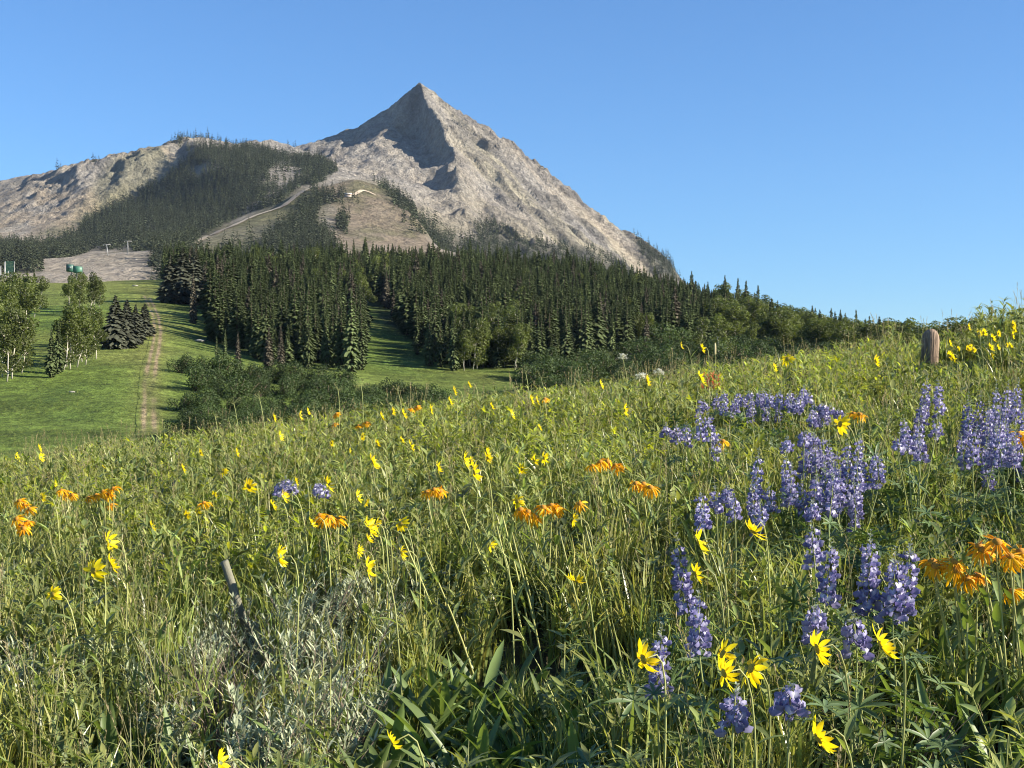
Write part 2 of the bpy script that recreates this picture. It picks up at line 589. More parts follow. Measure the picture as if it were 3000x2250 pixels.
for f in tf:
    for k in range(1, len(f) - 1):
        ia, ib, ic = f[0], f[k], f[k + 1]
        (x0, y0), (x1, y1), (x2, y2) = txy[ia], txy[ib], txy[ic]
        c0 = max(0, int((min(x0, x1, x2) - GX[0]) // GS)); c1 = min(len(GX), int((max(x0, x1, x2) - GX[0]) // GS) + 2)
        r0 = max(0, int((min(y0, y1, y2) - GY[0]) // GS)); r1 = min(len(GY), int((max(y0, y1, y2) - GY[0]) // GS) + 2)
        if c0 >= c1 or r0 >= r1: continue
        xs = MX[r0:r1, c0:c1]; ys = MY[r0:r1, c0:c1]
        den = (y1 - y2) * (x0 - x2) + (x2 - x1) * (y0 - y2)
        if abs(den) < 1e-6: continue
        a = ((y1 - y2) * (xs - x2) + (x2 - x1) * (ys - y2)) / den
        b = ((y2 - y0) * (xs - x2) + (x0 - x2) * (ys - y2)) / den
        c = 1 - a - b
        ok = (a >= -1e-6) & (b >= -1e-6) & (c >= -1e-6)
        MZ[r0:r1, c0:c1][ok] = (a * tz[ia] + b * tz[ib] + c * tz[ic])[ok]
MZ = np.where(np.isnan(MZ), 50.0, MZ)
MZraw = MZ.copy(); MZ0 = blur1(blur1(MZ, 0, 2), 1, 2)
MZs = blur1(blur1(MZ, 0, 14), 1, 14)
mu, mv = proj(MX, MY, MZ0)
sharp = np.maximum(smooth(700, 930, mu) * smooth(560, 440, mv), smooth(2650, 2900, MY)) * smooth(2200, 2600, MY)
MZ = MZ0 * sharp + MZs * (1 - sharp)
_ws = smooth(160, 40, np.hypot(MX + 207, MY - 3200)); MZ = MZ * (1 - _ws) + MZraw * _ws

# relief
fallx, fally = 0.72, -0.69                     # the lit face sheds to the right front
al = MX * fallx + MY * fally; ac = -MX * fally + MY * fallx
rocky = smooth(2350, 2750, MY)
face_r = rocky * smooth(-60, 120, MX - np.interp(MY, [2450, 2760, 2960, 3200], [-40, -110, -140, -207]))
gul = ridged(ac / 95 + 0.5 * fbm(al / 200, ac / 200, 2, 5), al / 620, 4, 31) - 0.6
fine = ridged(MX / 70, MY / 70, 5, 41, 0.6) - 0.6
fb = fbm(MX / 150, MY / 150, 5, 51)
rugged = np.clip(fbm(MX / 260, MY / 260, 2, 61) * 1.2 + 0.6, 0.15, 1.3)
left_rock = rocky * smooth(560, 380, mu)
boulder = in_poly(mu, mv, [(900, 440), (1110, 340), (1230, 430), (1350, 520), (1380, 680), (1250, 690), (1090, 530), (940, 480)])
boulder = blur1(blur1(boulder.astype(float), 0, 4), 1, 4)
summit_d = np.hypot(MX + 207, MY - 3200)
fade = smooth(8, 70, summit_d) * 0.85 + 0.15
mid_r = ridged(MX / 34 + 0.4 * fb, MY / 34, 4, 72, 0.62) - 0.6
crag = np.clip(ridged(ac / 40, al / 150, 3, 74, 0.6) - 0.62, 0, 1) * 4
_rr = np.array([P(*p)[:2] for p in RIDGES[0][:7]]); dm2 = np.full(MX.shape, 1e9)
for (xa, ya), (xb, yb) in zip(_rr, _rr[1:]):
    t = np.clip(((MX - xa) * (xb - xa) + (MY - ya) * (yb - ya)) / ((xb - xa) ** 2 + (yb - ya) ** 2), 0, 1)
    dm2 = np.minimum(dm2, np.hypot(MX - xa - t * (xb - xa), MY - ya - t * (yb - ya)))
CR = 0.25 + 0.75 * smooth(20, 110, dm2)
MZ = MZ + fade * (face_r * (46 * gul + 20 * (ridged(ac / 42 + 0.3 * fb, al / 300, 3, 33) - 0.6) + 18 * fine * rugged + 24 * crag * (0.3 + rugged) * CR) + left_rock * (20 * fine + 26 * fb + 9 * mid_r) * rugged
                  + boulder * (12 * fine + 10 * mid_r) + (1 - face_r) * rocky * smooth(3330, 3200, MY + 0.35 * (MX + 207)) * 6 * fine)
MZ = MZ + rocky * fade * (5.0 + 7.0 * face_r) * mid_r * (0.35 + rugged) * np.where((MX < -215) & (MX > -420) & (MY > 3100), 0.3, 1.0)
tiny = ridged(MX / 15 + 0.3 * fb, MY / 15, 3, 75, 0.65) - 0.6
MZ = MZ + rocky * fade * 6.5 * tiny * (0.4 + rugged) * np.where((MX < -215) & (MX > -420) & (MY > 3100), 0.35, 1.0)
# broken crest of the dividing rib
_rb = np.array([P(*p)[:2] for p in RIDGES[2][:6]]); dmin = np.full(MX.shape, 1e9)
for (xa, ya), (xb, yb) in zip(_rb[1:], _rb[2:]):
    t = np.clip(((MX - xa) * (xb - xa) + (MY - ya) * (yb - ya)) / ((xb - xa) ** 2 + (yb - ya) ** 2), 0, 1)
    dmin = np.minimum(dmin, np.hypot(MX - xa - t * (xb - xa), MY - ya - t * (yb - ya)))
MZ = MZ + np.exp(-(dmin / 30) ** 2) * (16 + 34 * (ridged(MX / 55, MY / 55, 3, 77) - 0.6)) * smooth(40, 160, summit_d)
# broken skyline of the right ridge and the summit block
_rr = np.array([P(*p)[:2] for p in RIDGES[0][:7]]); dm2 = np.full(MX.shape, 1e9)
for (xa, ya), (xb, yb) in zip(_rr, _rr[1:]):
    t = np.clip(((MX - xa) * (xb - xa) + (MY - ya) * (yb - ya)) / ((xb - xa) ** 2 + (yb - ya) ** 2), 0, 1)
    dm2 = np.minimum(dm2, np.hypot(MX - xa - t * (xb - xa), MY - ya - t * (yb - ya)))
MZ = MZ + np.exp(-(dm2 / 34) ** 2) * (13 * (ridged(MX / 48, MY / 48, 3, 79, 0.6) - 0.62)) * smooth(20, 120, summit_d)
MZ = MZ + (1 - rocky) * smooth(1000, 1400, MY) * (5 * fb + 2.0 * fine)


def H_mtn(x, y):
    fx = np.clip((np.asarray(x, float) - GX[0]) / GS, 0, len(GX) - 1.001); fy = np.clip((np.asarray(y, float) - GY[0]) / GS, 0, len(GY) - 1.001)
    i = fx.astype(int); j = fy.astype(int); a = fx - i; b = fy - j
    return (MZ[j, i] * (1 - a) + MZ[j, i + 1] * a) * (1 - b) + (MZ[j + 1, i] * (1 - a) + MZ[j + 1, i + 1] * a) * b


mu, mv = proj(MX, MY, MZ)
c = np.empty(MX.shape + (3,))
grey = np.array([0.345, 0.325, 0.288]); tan_ = np.array([0.41, 0.36, 0.282]); pink = np.array([0.275, 0.22, 0.155])
olive = np.array([0.115, 0.115, 0.055]); pale = np.array([0.50, 0.42, 0.31]); yel = np.array([0.43, 0.39, 0.27]); dkr = np.array([0.16, 0.15, 0.14])
fdark = np.array([0.055, 0.064, 0.034])
c[:] = grey
n1 = fbm(MX / 120, MY / 160, 5, 81) * 0.5 + 0.5; n2 = fbm(ac / 35, al / 260, 4, 91) * 0.5 + 0.5; n3 = fbm(MX / 30, MY / 40, 4, 95) * 0.5 + 0.5


def lay(colr, w):
    global c
    c = c + (colr - c) * np.clip(w, 0, 1)[..., None]


lay(tan_, smooth(0.35, 0.7, n1) * 0.8)
lay(yel, face_r * smooth(0.42, 0.68, n2) * 0.75)
lay(dkr, rocky * smooth(0.58, 0.82, n3) * 0.55)
lay(dkr * 1.15, rocky * smooth(0.55, 0.8, fbm(ac / 14, al / 70, 4, 105) * 0.5 + 0.5) * 0.5)
lay(pale, face_r * smooth(0.62, 0.8, fbm(ac / 50, al / 900, 3, 97) * 0.5 + 0.5) * 0.5)
low = 1 - rocky
lay(np.array([0.155, 0.145, 0.13]), rocky * face_r * smooth(0.12, 0.6, crag) * 0.6)
lay(np.array([0.17, 0.16, 0.145]), rocky * (1 - face_r) * smooth(0.05, 0.3, mid_r) * 0.5)
lay(np.array([0.15, 0.14, 0.125]), np.exp(-(dm2 / 30) ** 2) * 0.6 * (n3 > 0.45))
lay(tan_, low * 0.6)
lay(olive, low * smooth(0.4, 0.65, n1) * 0.75)
knoll = in_poly(mu, mv, [(905, 545), (1050, 500), (1180, 580), (1300, 760), (930, 760), (990, 620)]) & (MY < 2250)
lay(pink, blur1(blur1(knoll.astype(float), 0, 4), 1, 4) * (0.55 + 0.45 * n3))
grassk = in_poly(mu, mv, [(560, 720), (740, 632), (890, 560), (930, 600), (960, 740), (700, 780)]) & (MY < 2150)
lay(olive * 1.3, blur1(blur1(knoll.astype(float), 0, 4), 1, 4) * smooth(0.5, 0.75, fbm(MX / 45, MY / 60, 4, 101) * 0.5 + 0.5) * 0.7)
lay(np.array([0.14, 0.14, 0.065]), blur1(blur1(grassk.astype(float), 0, 3), 1, 3) * (0.6 + 0.4 * n1))
run = in_poly(mu, mv, [(-600, 735), (480, 730), (520, 850), (-600, 880)]) & (MY < 1560)
lay(np.array([0.44, 0.385, 0.305]), blur1(blur1(run.astype(float), 0, 3), 1, 3) * (0.6 + 0.4 * n3))
tund = in_poly(mu, mv, [(330, 470), (470, 425), (540, 470), (520, 560), (300, 690), (200, 640)]) & (MY > 2200)
lay(olive * 1.5, blur1(blur1(tund.astype(float), 0, 5), 1, 5) * (0.35 + 0.4 * n1))
lp = in_poly(mu, mv, [(0, 560), (150, 540), (280, 560), (300, 660), (180, 740), (-300, 760), (-300, 560)]) & (MY > 2200)
lay(np.array([0.38, 0.31, 0.22]), blur1(blur1(lp.astype(float), 0, 6), 1, 6) * 0.6 * smooth(0.3, 0.6, n3))
lay(pale, (in_poly(mu, mv, [(470, 425), (540, 470), (545, 500), (500, 480)]) & (MY > 2500)) * 0.7)
FOREST_FAR = [
    ([(505, 405), (640, 425), (790, 440), (880, 445), (985, 500), (930, 540), (880, 545), (815, 600), (735, 622), (590, 690), (540, 735), (520, 830), (470, 800), (380, 735), (260, 735), (150, 780), (-300, 770), (-300, 715), (0, 722), (120, 725), (230, 690), (250, 650), (350, 590), (480, 530), (545, 470)], 1600, 3100, 1.0),
    ([(1085, 522), (1150, 560), (1250, 640), (1330, 690), (1440, 730), (1440, 800), (1260, 790), (1200, 640), (1100, 545)], 2050, 2600, 0.55),
    ([(1380, 640), (1460, 660), (1560, 720), (1690, 760), (1690, 830), (1430, 800), (1390, 690)], 2300, 2800, 0.45),
    ([(1560, 700), (1700, 720), (1800, 760), (1990, 790), (1990, 850), (1600, 850)], 2300, 2900, 0.28),
    ([(1850, 690), (1985, 780), (1985, 850), (1900, 800)], 2600, 3100, 0.6),
    ([(905, 560), (1045, 575), (1050, 600), (960, 615), (915, 600)], 1750, 2140, 1.0),
    ([(860, 595), (925, 600), (925, 650), (870, 640)], 1700, 2100, 1.0),
    ([(820, 650), (900, 650), (960, 690), (1000, 760), (700, 760), (790, 690)], 1400, 1900, 0.8),
    ([(985, 635), (1012, 635), (1016, 690), (985, 685)], 1600, 2000, 1.0),
    ([(1140, 560), (1200, 620), (1240, 690), (1200, 690), (1150, 620)], 1750, 2150, 0.12),
    ([(600, 720), (760, 680), (900, 700), (1000, 740), (1000, 770), (600, 770)], 1300, 1800, 0.5),
    ([(520, 690), (560, 720), (640, 760), (520, 830), (440, 830), (430, 760)], 1150, 1750, 1.0),
    ([(0, 770), (110, 762), (110, 800), (-300, 800), (-300, 765)], 1150, 1500, 0.9),
]
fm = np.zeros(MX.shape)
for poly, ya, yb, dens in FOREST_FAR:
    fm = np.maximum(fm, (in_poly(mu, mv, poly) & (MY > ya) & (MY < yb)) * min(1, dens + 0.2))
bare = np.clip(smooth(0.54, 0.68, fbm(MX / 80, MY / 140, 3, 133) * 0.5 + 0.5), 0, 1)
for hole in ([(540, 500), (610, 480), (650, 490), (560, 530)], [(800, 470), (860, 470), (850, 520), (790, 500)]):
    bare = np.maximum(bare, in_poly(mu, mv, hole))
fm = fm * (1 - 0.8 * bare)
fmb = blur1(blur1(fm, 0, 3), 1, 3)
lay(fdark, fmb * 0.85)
sheet("mountain", MX, MY, MZ, M_rock, c, label="bare grey pyramid peak with a shaded left face and rocky shoulder")

# roads and cuts on the knoll: pale graded strips laid just above the slope


def ground_z(x, y):
    return np.where(np.asarray(y) < 1000, H(x, y), H_mtn(x, y))


def strip(name, line, width, mat, lift, cols, label, jitter=0.15, fade=None):
    """line: photo positions with depth, snapped to the ground"""
    q = np.array([P(*p)[:2] for p in line])
    seg = np.concatenate([[0], np.cumsum(np.hypot(*np.diff(q, axis=0).T))])
    n = max(20, int(seg[-1] / max(0.8, width * 0.25)))
    t = np.linspace(0, seg[-1], n)
    x = np.interp(t, seg, q[:, 0]); y = np.interp(t, seg, q[:, 1])
    x = blur1(x, 0, 3); y = blur1(y, 0, 3)
    dx = np.gradient(x); dy = np.gradient(y); L = np.hypot(dx, dy); nx, ny = -dy / L, dx / L
    k = 13
    X = np.empty((n, k)); Y = np.empty((n, k)); C = np.empty((n, k, 3))
    for j in range(k):
        w = (j / (k - 1) - 0.5) * width * (1 + jitter * fbm(t / (width * 3), t * 0 + j * 0.2, 3, 7))
        X[:, j] = x + nx * w; Y[:, j] = y + ny * w
        C[:, j] = cols(j / (k - 1), t, X[:, j], Y[:, j])
    Z = ground_z(X, Y) + lift
    return sheet(name, X, Y, Z, mat, C, label=label)


M_road = ground_mat("graded_dirt", [0.05, 0.4], 0.4, 0.5, contrast=0.25)
rd = np.array([0.44, 0.37, 0.27])
strip("mountain_road", [(545, 728, 1640), (595, 693, 1730), (650, 671, 1790), (740, 632, 1890), (800, 612, 1960), (830, 605, 2000), (870, 570, 2055), (897, 552, 2090), (940, 548, 2120)], 11, M_road, 1.5,
      lambda f, t, x, y: rd * (0.85 + 0.2 * np.cos(t / 40)[:, None]), "pale graded road climbing the edge of the knoll")
strip("mountain_track", [(1035, 568, 2040), (1060, 556, 2080), (1080, 562, 2090), (1100, 578, 2080)], 6, M_road, 1.5,
      lambda f, t, x, y: rd * np.ones((len(t), 1)), "short pale track beside the hut on the knoll")
M_track = ground_mat("track_dirt", [0.3, 2.0], 0.5, 0.25, contrast=0.3)


def turf_at(x, y):
    fy = np.clip(np.log(np.maximum(y, 25.0) / 25) / math.log(1040 / 25.0) * (len(Y_MID) - 1), 0, len(Y_MID) - 1.001)
    fs = np.clip((x / (y + POLE) + 0.72) / 1.44 * (S_N - 1), 0, S_N - 1.001)
    return g[fy.astype(int), fs.astype(int)]


def track_col(f, t, x, y):
    base = turf_at(x, y)
    rut = np.exp(-((f - 0.30) / 0.10) ** 2) + np.exp(-((f - 0.70) / 0.10) ** 2)
    worn = smooth(0.36, 0.6, fbm(t / 30, t * 0 + f * 0.5, 3, 17) * 0.5 + 0.5 + 0.16 * (t < 80) - 0.14 * (t > 120))
    worn = worn * smooth(0, 12, t)
    k = np.clip(rut * worn, 0, 1)[:, None]
    mid = np.exp(-((f - 0.5) / 0.3) ** 2) * smooth(0, 20, t)[:, None]
    base = base * (1 - 0.5 * mid) + np.array([0.15, 0.155, 0.055]) * 0.5 * mid
    return base * (1 - k) + np.array([0.33, 0.25, 0.155]) * k


# dirt track up the ski slope, laid in two reaches of a long gentle curve
strip("dirt_track", [(437, 1262, 163), (436, 1200, 178), (437, 1110, 214), (446, 1040, 244), (456, 985, 276), (462, 935, 315), (456, 895, 350), (440, 865, 395), (428, 850, 430)], 3.1, M_mid, 0.05, track_col,
      "worn two-rut dirt track running up the green ski slope", 0.3)
# ================================================================== TREES
M_bark = flat_mat("spruce_bark", (0.075, 0.055, 0.042), 0.9, 6, 0.35)
M_white = flat_mat("aspen_bark", (0.46, 0.43, 0.35), 0.8, 9, 0.3, stretch=(1, 1, 0.35))
M_twig = flat_mat("shrub_twig", (0.12, 0.09, 0.06), 0.9, 6, 0.3)
M_spruce = leaf_mat("spruce_needles", (0.068, 0.090, 0.036), 0.14, 0.75, 0.34, 0.15, (1.0, 1.0, 0.6))
M_blue = leaf_mat("blue_spruce_needles", (0.060, 0.066, 0.046), 0.10, 0.75, 0.2, 0.15, (1.0, 1.0, 0.7))
M_grey = leaf_mat("grey_spruce_needles", (0.094, 0.086, 0.062), 0.05, 0.85, 0.2, 0.1)
M_farsp = leaf_mat("far_spruce_needles", (0.066, 0.078, 0.044), 0.08, 0.8, 0.4, 0.1)
M_aspen = leaf_mat("aspen_leaves", (0.095, 0.120, 0.036), 0.40, 0.6, 0.28, 0.3, (1.2, 1.25, 0.45))
M_willow = leaf_mat("willow_leaves", (0.054, 0.084, 0.030), 0.32, 0.6, 0.30, 0.25, (1.15, 1.2, 0.5))


def conifer_parts(seed, h=1.0, width=0.15, levels=26, per=9, ragged=0.35, base=0.06, bare=0.0, mat=None):
    """spruce one unit tall: trunk mesh, crown mesh"""
    r = random.Random(seed)
    tb = MB(); tb.tube([(0, 0, -0.02), (0, 0, 0.3), (0, 0, 0.96)], [0.017, 0.012, 0.003], 6)
    cb = MB()
    lobes = [(r.uniform(0, 6.28), r.uniform(0.1, 0.95), r.uniform(-0.25, 0.25)) for _ in range(7)]
    for k in range(levels):
        t = k / (levels - 1)
        z0 = base + (1 - base) * t ** 0.92
        env = width * ((1 - t) ** 0.78) * (0.55 + 0.45 * min(1, t * 6)) + 0.006
        n = max(4, int(per * (0.45 + 0.55 * (1 - t))))
        a0 = r.uniform(0, 6.28)
        for j in range(n):
            if r.random() < bare: continue
            a = a0 + 6.283 * j / n + r.uniform(-0.25, 0.25)
            lf = sum(w * math.exp(-((t - tt) / 0.12) ** 2) * max(0, math.cos(a - aa)) for aa, tt, w in lobes)
            L = env * (1 + lf) * r.uniform(1 - ragged, 1 + ragged * 0.7)
            droop = r.uniform(0.22, 0.62) * L * (1.15 - 0.9 * t)
            w = max(0.009, L * r.uniform(0.22, 0.36)) * (0.7 + 0.5 * t)
            ca, sa = math.cos(a), math.sin(a)
            px, py = -sa, ca
            z = min(0.985, z0 + r.uniform(-0.75, 0.75) * (1 - base) / levels)
            m1 = 0.55 * L; lift = 0.12 * L
            g = r.uniform(0.6, 1.45)
            tip = (1.12 * g, 1.12 * g, 1.05 * g)
            # two kites set at an angle: a bough with hanging twigs
            V = [(0, 0, z + 0.010), (ca * m1 + px * w, sa * m1 + py * w, z + lift - droop * 0.55),
                 (ca * L, sa * L, z - droop * 0.9), (ca * m1 - px * w, sa * m1 - py * w, z + lift - droop * 0.55),
                 (ca * m1, sa * m1, z + lift - droop * 0.1),
                 (ca * m1 * 0.9, sa * m1 * 0.9, z - droop * 0.75 - 0.018)]
            F = [[0, 1, 4], [1, 2, 4], [4, 2, 3], [0, 4, 3], [0, 5, 4], [5, 2, 4]]
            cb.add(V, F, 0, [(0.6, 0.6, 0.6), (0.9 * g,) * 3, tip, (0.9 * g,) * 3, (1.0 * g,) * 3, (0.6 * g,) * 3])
    cb.tube([(0, 0, 0.86), (0, 0, 1.0)], [0.007, 0.001], 4, 0, (1, 1, 1))
    return tb.mesh("trunk", M_bark), cb.mesh("crown", mat or M_spruce)


def leaf_cloud(cb, r, centre, rad, n, size, squash=0.8, c0=0.75, flat=0.0):
    cx, cy, cz = centre; g0 = r.uniform(0.78, 1.2)
    for _ in range(n):
        d = Vector((r.gauss(0, 1), r.gauss(0, 1), r.gauss(0, 1))); d.normalize()
        q = rad * r.uniform(0.3, 1.0) ** 0.42
        p = Vector((cx + d.x * q, cy + d.y * q, cz + d.z * q * squash))
        nrm = (d + Vector((r.uniform(-1, 1), r.uniform(-1, 1), r.uniform(-0.6, 1.2)))).normalized()
        a = nrm.orthogonal().normalized(); a = Matrix.Rotation(r.uniform(0, 6.28), 3, nrm) @ a
        b = nrm.cross(a)
        s = size * r.uniform(0.6, 1.4)
        g = g0 * r.uniform(c0, 1.25)
        V = [p + a * s, p + b * s * 0.62, p - a * s * 0.8, p - b * s * 0.62]
        cb.add([tuple(v) for v in V], [[0, 1, 2, 3]], 0, (g * 1.02, g, g * 0.9))


def aspen_parts(seed, leafn=2300, lean=0.10):
    r = random.Random(seed)
    tb = MB(); cb = MB()
    pts = []; x = y = 0.0
    for k in range(7):
        pts.append((x, y, k / 6 * 0.93 - 0.01)); x += r.uniform(-1, 1) * lean * 0.4; y += r.uniform(-1, 1) * lean * 0.4
    tb.tube(pts, [0.0105, 0.0095, 0.008, 0.007, 0.0055, 0.004, 0.002], 6)
    clumps = []
    for k in range(18):
        t = r.uniform(0.2, 0.92); i = int(t * 6); p = np.array(pts[i])
        a = r.uniform(0, 6.28); L = r.uniform(0.06, 0.19) * (1.25 - t * 0.6)
        e = p + np.array([math.cos(a) * L, math.sin(a) * L, L * r.uniform(0.5, 1.1)])
        tb.tube([p, (p + e) / 2 + np.array([0, 0, 0.012]), e], [0.006, 0.004, 0.002], 4)
        clumps.append((e, r.uniform(0.06, 0.115)))
    clumps.append((np.array(pts[-1]) + np.array([0, 0, 0.0]), 0.085))
    clumps.append((np.array(pts[-2]), 0.10)); clumps.append((np.array(pts[-3]), 0.10))
    tot = sum(c[1] ** 2 for c in clumps)
    for c_, rad in clumps:
        leaf_cloud(cb, r, c_, rad, int(leafn * rad ** 2 / tot), 0.0175, 1.05)
    return tb.mesh("trunk", M_white), cb.mesh("crown", M_aspen)


def shrub_parts(seed, leafn=3000, mat=None):
    r = random.Random(seed)
    tb = MB(); cb = MB(); clumps = []
    for k in range(9):
        a = r.uniform(0, 6.28); sp = r.uniform(0.05, 0.55); hgt = r.uniform(0.45, 1.0) * (1 - 0.35 * sp)
        e = np.array([math.cos(a) * sp, math.sin(a) * sp, hgt * 0.86])
        tb.tube([(0, 0, -0.03), (e * np.array([0.45, 0.45, 0.5])), e], [0.022, 0.015, 0.005], 4)
        clumps.append((e, r.uniform(0.17, 0.27)))
        clumps.append((e * np.array([0.9, 0.9, 0.42]), r.uniform(0.18, 0.27)))
    tot = sum(c[1] ** 2 for c in clumps)
    for c_, rad in clumps:
        leaf_cloud(cb, r, c_, rad, int(leafn * rad ** 2 / tot), 0.029, 0.95, 0.65)
    return tb.mesh("stems", M_twig), cb.mesh("crown", mat or M_willow)


SPRUCE = [conifer_parts(100 + k, width=w, levels=lv, per=p_, ragged=rg) for k, (w, lv, p_, rg) in
          enumerate([(0.125, 38, 11, 0.4), (0.098, 40, 10, 0.45), (0.140, 36, 12, 0.35), (0.110, 38, 11, 0.5), (0.088, 40, 10, 0.4), (0.130, 38, 11, 0.45)])]
WIDE = [conifer_parts(200 + k, width=w, levels=34, per=14, ragged=0.35, base=0.03, mat=M_blue) for k, w in enumerate([0.23, 0.26, 0.21])]
GREY = [conifer_parts(300 + k, width=w, levels=36, per=11, ragged=0.35, base=0.04, bare=0.1, mat=M_grey) for k, w in enumerate([0.13, 0.12])]
ASPEN = [aspen_parts(400 + k) for k in range(5)]
SHRUB = [shrub_parts(500 + k) for k in range(4)]


def plant_tree(name, parts, x, y, h, label, cat, group=None, wide=1.0, rz=None, part_names=("trunk", "crown"), z=None, lean=(0, 0)):
    z = float(ground_z(x, y)) if z is None else z
    o = thing(name, label, cat, (x, y, z - 0.01 * h), random.uniform(0, 6.28) if rz is None else rz, group)
    o.rotation_euler.x, o.rotation_euler.y = lean
    o.scale = (h * wide, h * wide, h)
    for nm, me in zip(part_names, parts):
        link(nm, me, o)
    return o


def at(u, v):
    """ground position seen at photo place (u, v) on the hillside: march along the line of sight"""
    ys = np.concatenate([np.linspace(60, 700, 1281), np.linspace(702, 1000, 150)])
    xs = (u - 1500) / FPX * ys; zs = CAM_Z + (HOR - v) / FPX * ys
    hit = np.where(H_mid(xs, ys) >= zs)[0]
    i = hit[0] if len(hit) else len(ys) - 1
    return float(xs[i]), float(ys[i])


def tree_at(name, parts, u, vb, vt, label, cat, group=None, wide=1.0, **kw):
    x, y = at(u, vb)
    return plant_tree(name, parts, x, y, (vb - vt) / FPX * y, label, cat, group, wide, **kw)


# ---- trees that stand apart on the ski slope
for (u, vb, vt, k, w, lab) in [
    (338, 1022, 862, 0, 1.0, "broad dark spruce, leftmost of the four standing beside the dirt track"),
    (372, 1020, 875, 1, 0.8, "spruce in the cluster by the dirt track, second from the left"),
    (398, 1008, 890, 2, 0.9, "shorter spruce in the cluster by the dirt track, second from the right"),
    (424, 985, 888, 1, 0.95, "small spruce at the right end of the cluster beside the dirt track"),
]:
    tree_at("spruce_tree", WIDE[k], u, vb, vt, lab, "tree", "spruces beside the dirt track", w * 1.5)
for (u, vb, vt, k, w, lab) in [
    (500, 888, 745, 2, 1.0, "leftmost bushy spruce at the corner of the dark forest above the slope"),
    (535, 890, 722, 0, 0.95, "tall bushy spruce second from the left at the forest corner"),
    (572, 892, 735, 1, 0.85, "bluish bushy spruce third from the left at the forest corner"),
    (598, 893, 770, 2, 0.85, "shorter bushy spruce at the right of the forest corner group"),
]:
    tree_at("spruce_tree", WIDE[k], u, vb, vt, lab, "tree", "bushy spruces at the forest corner", w * 1.5)
for (u, vb, vt, k, w, lab) in [
    (697, 1108, 970, 1, 0.75, "slim grey spruce standing alone in front of the forest, leftmost of the grey ones"),
    (788, 1085, 952, 0, 1.0, "grey brown spruce with drooping skirt beside the willows"),
    (823, 1080, 950, 1, 0.85, "grey brown spruce just right of its broader grey neighbour"),
    (566, 948, 795, 1, 0.7, "thin brownish spruce at the dark edge of the forest corner"),
]:
    tree_at("spruce_tree", GREY[k], u, vb, vt, lab, "tree", "grey brown spruces", w * 1.25)
for (u, vb, vt, k, w, lab) in [
    (635, 1075, 985, 1, 1.0, "small slim green spruce at the left edge of the willows"),
    (660, 1070, 962, 4, 1.0, "slim green spruce second from the left above the willows"),
    (1000, 1085, 870, 3, 1.0, "tall spruce just left of the glade tip"),
    (1030, 1090, 838, 0, 0.95, "tallest spruce standing at the left edge of the grassy glade"),
    (1060, 1085, 890, 1, 1.0, "spruce at the right end of the row beside the glade"),
    (955, 1080, 905, 2, 0.9, "dark spruce in the front row left of the glade"),
    (905, 1082, 930, 0, 0.9, "front row spruce behind the grey pair above the willows"),
    (1258, 1072, 905, 2, 0.95, "big spruce at the left corner of the right hand forest"),
    (1290, 1076, 930, 5, 0.95, "spruce second from the corner of the right hand forest"),
    (1330, 1086, 915, 0, 1.05, "broad spruce at the front of the right hand forest beside pale aspen trunks"),
    (1222, 1040, 900, 1, 1.0, "slender spruce at the far side of the glade"),
]:
    tree_at("spruce_tree", SPRUCE[k], u, vb, vt, lab, "tree", "spruces at the edge of the forest", w)

# aspens on the ski slope
asp = [(20, 1118, 950, "aspen"), (35, 1110, 900, 0), (62, 1095, 930, 0), (10, 1060, 860, 0), (45, 1010, 830, 0), (70, 1000, 830, 0), (-20, 1100, 880, 0), (70, 960, 800, 0),
       (100, 930, 805, 0), (30, 930, 800, 0), (118, 905, 812, 0), (0, 950, 800, 0),
       (185, 1085, 905, 0), (205, 1082, 895, 0), (225, 1076, 900, 0), (250, 1070, 915, 0), (282, 1052, 895, 0), (215, 1040, 890, 0), (262, 1030, 900, 0), (300, 1015, 910, 0),
       (-30, 1000, 820, 0), (15, 985, 830, 0), (48, 1050, 880, 0), (5, 1105, 905, 0), (48, 1085, 905, 0), (240, 1060, 905, 0), (195, 1075, 930, 0), (200, 925, 815, 0), (235, 920, 798, 0), (262, 912, 800, 0), (278, 905, 815, 0), (290, 900, 830, 0), (222, 905, 805, 0)]
for i, (u, vb, vt, _) in enumerate(asp):
    if u < 140: lab, grp = "aspen with pale trunk in the grove at the far left of the slope", "aspens in the far left grove"
    elif vb < 930: lab, grp = "aspen with pale trunk in the upper clump below the green lift terminal", "aspens in the clump below the terminal"
    else: lab, grp = "aspen with pale trunk in the clump left of the four spruces", "aspens in the clump beside the four spruces"
    tree_at("aspen_tree", ASPEN[i % 5], u, vb, vt - 6, lab, "tree", grp, 1.1)
for (u, vb, vt, k, w, lab) in [(150, 1108, 960, 1, 1.3, "wide low dark spruce at the foot of the aspen clump"),
                              (100, 905, 790, 3, 1.4, "dark spruce in the far left grove against the pale run"),
                              (55, 950, 800, 2, 1.3, "dark spruce at the left frame edge among aspens"),
                              (172, 1095, 938, 0, 1.0, "brownish spruce between the low spruce and the aspen trunks"),
                              (80, 930, 792, 4, 1.3, "slim spruce among the far left aspens")]:
    tree_at("spruce_tree", SPRUCE[k], u, vb, vt, lab, "tree", "spruces among the aspens", w)

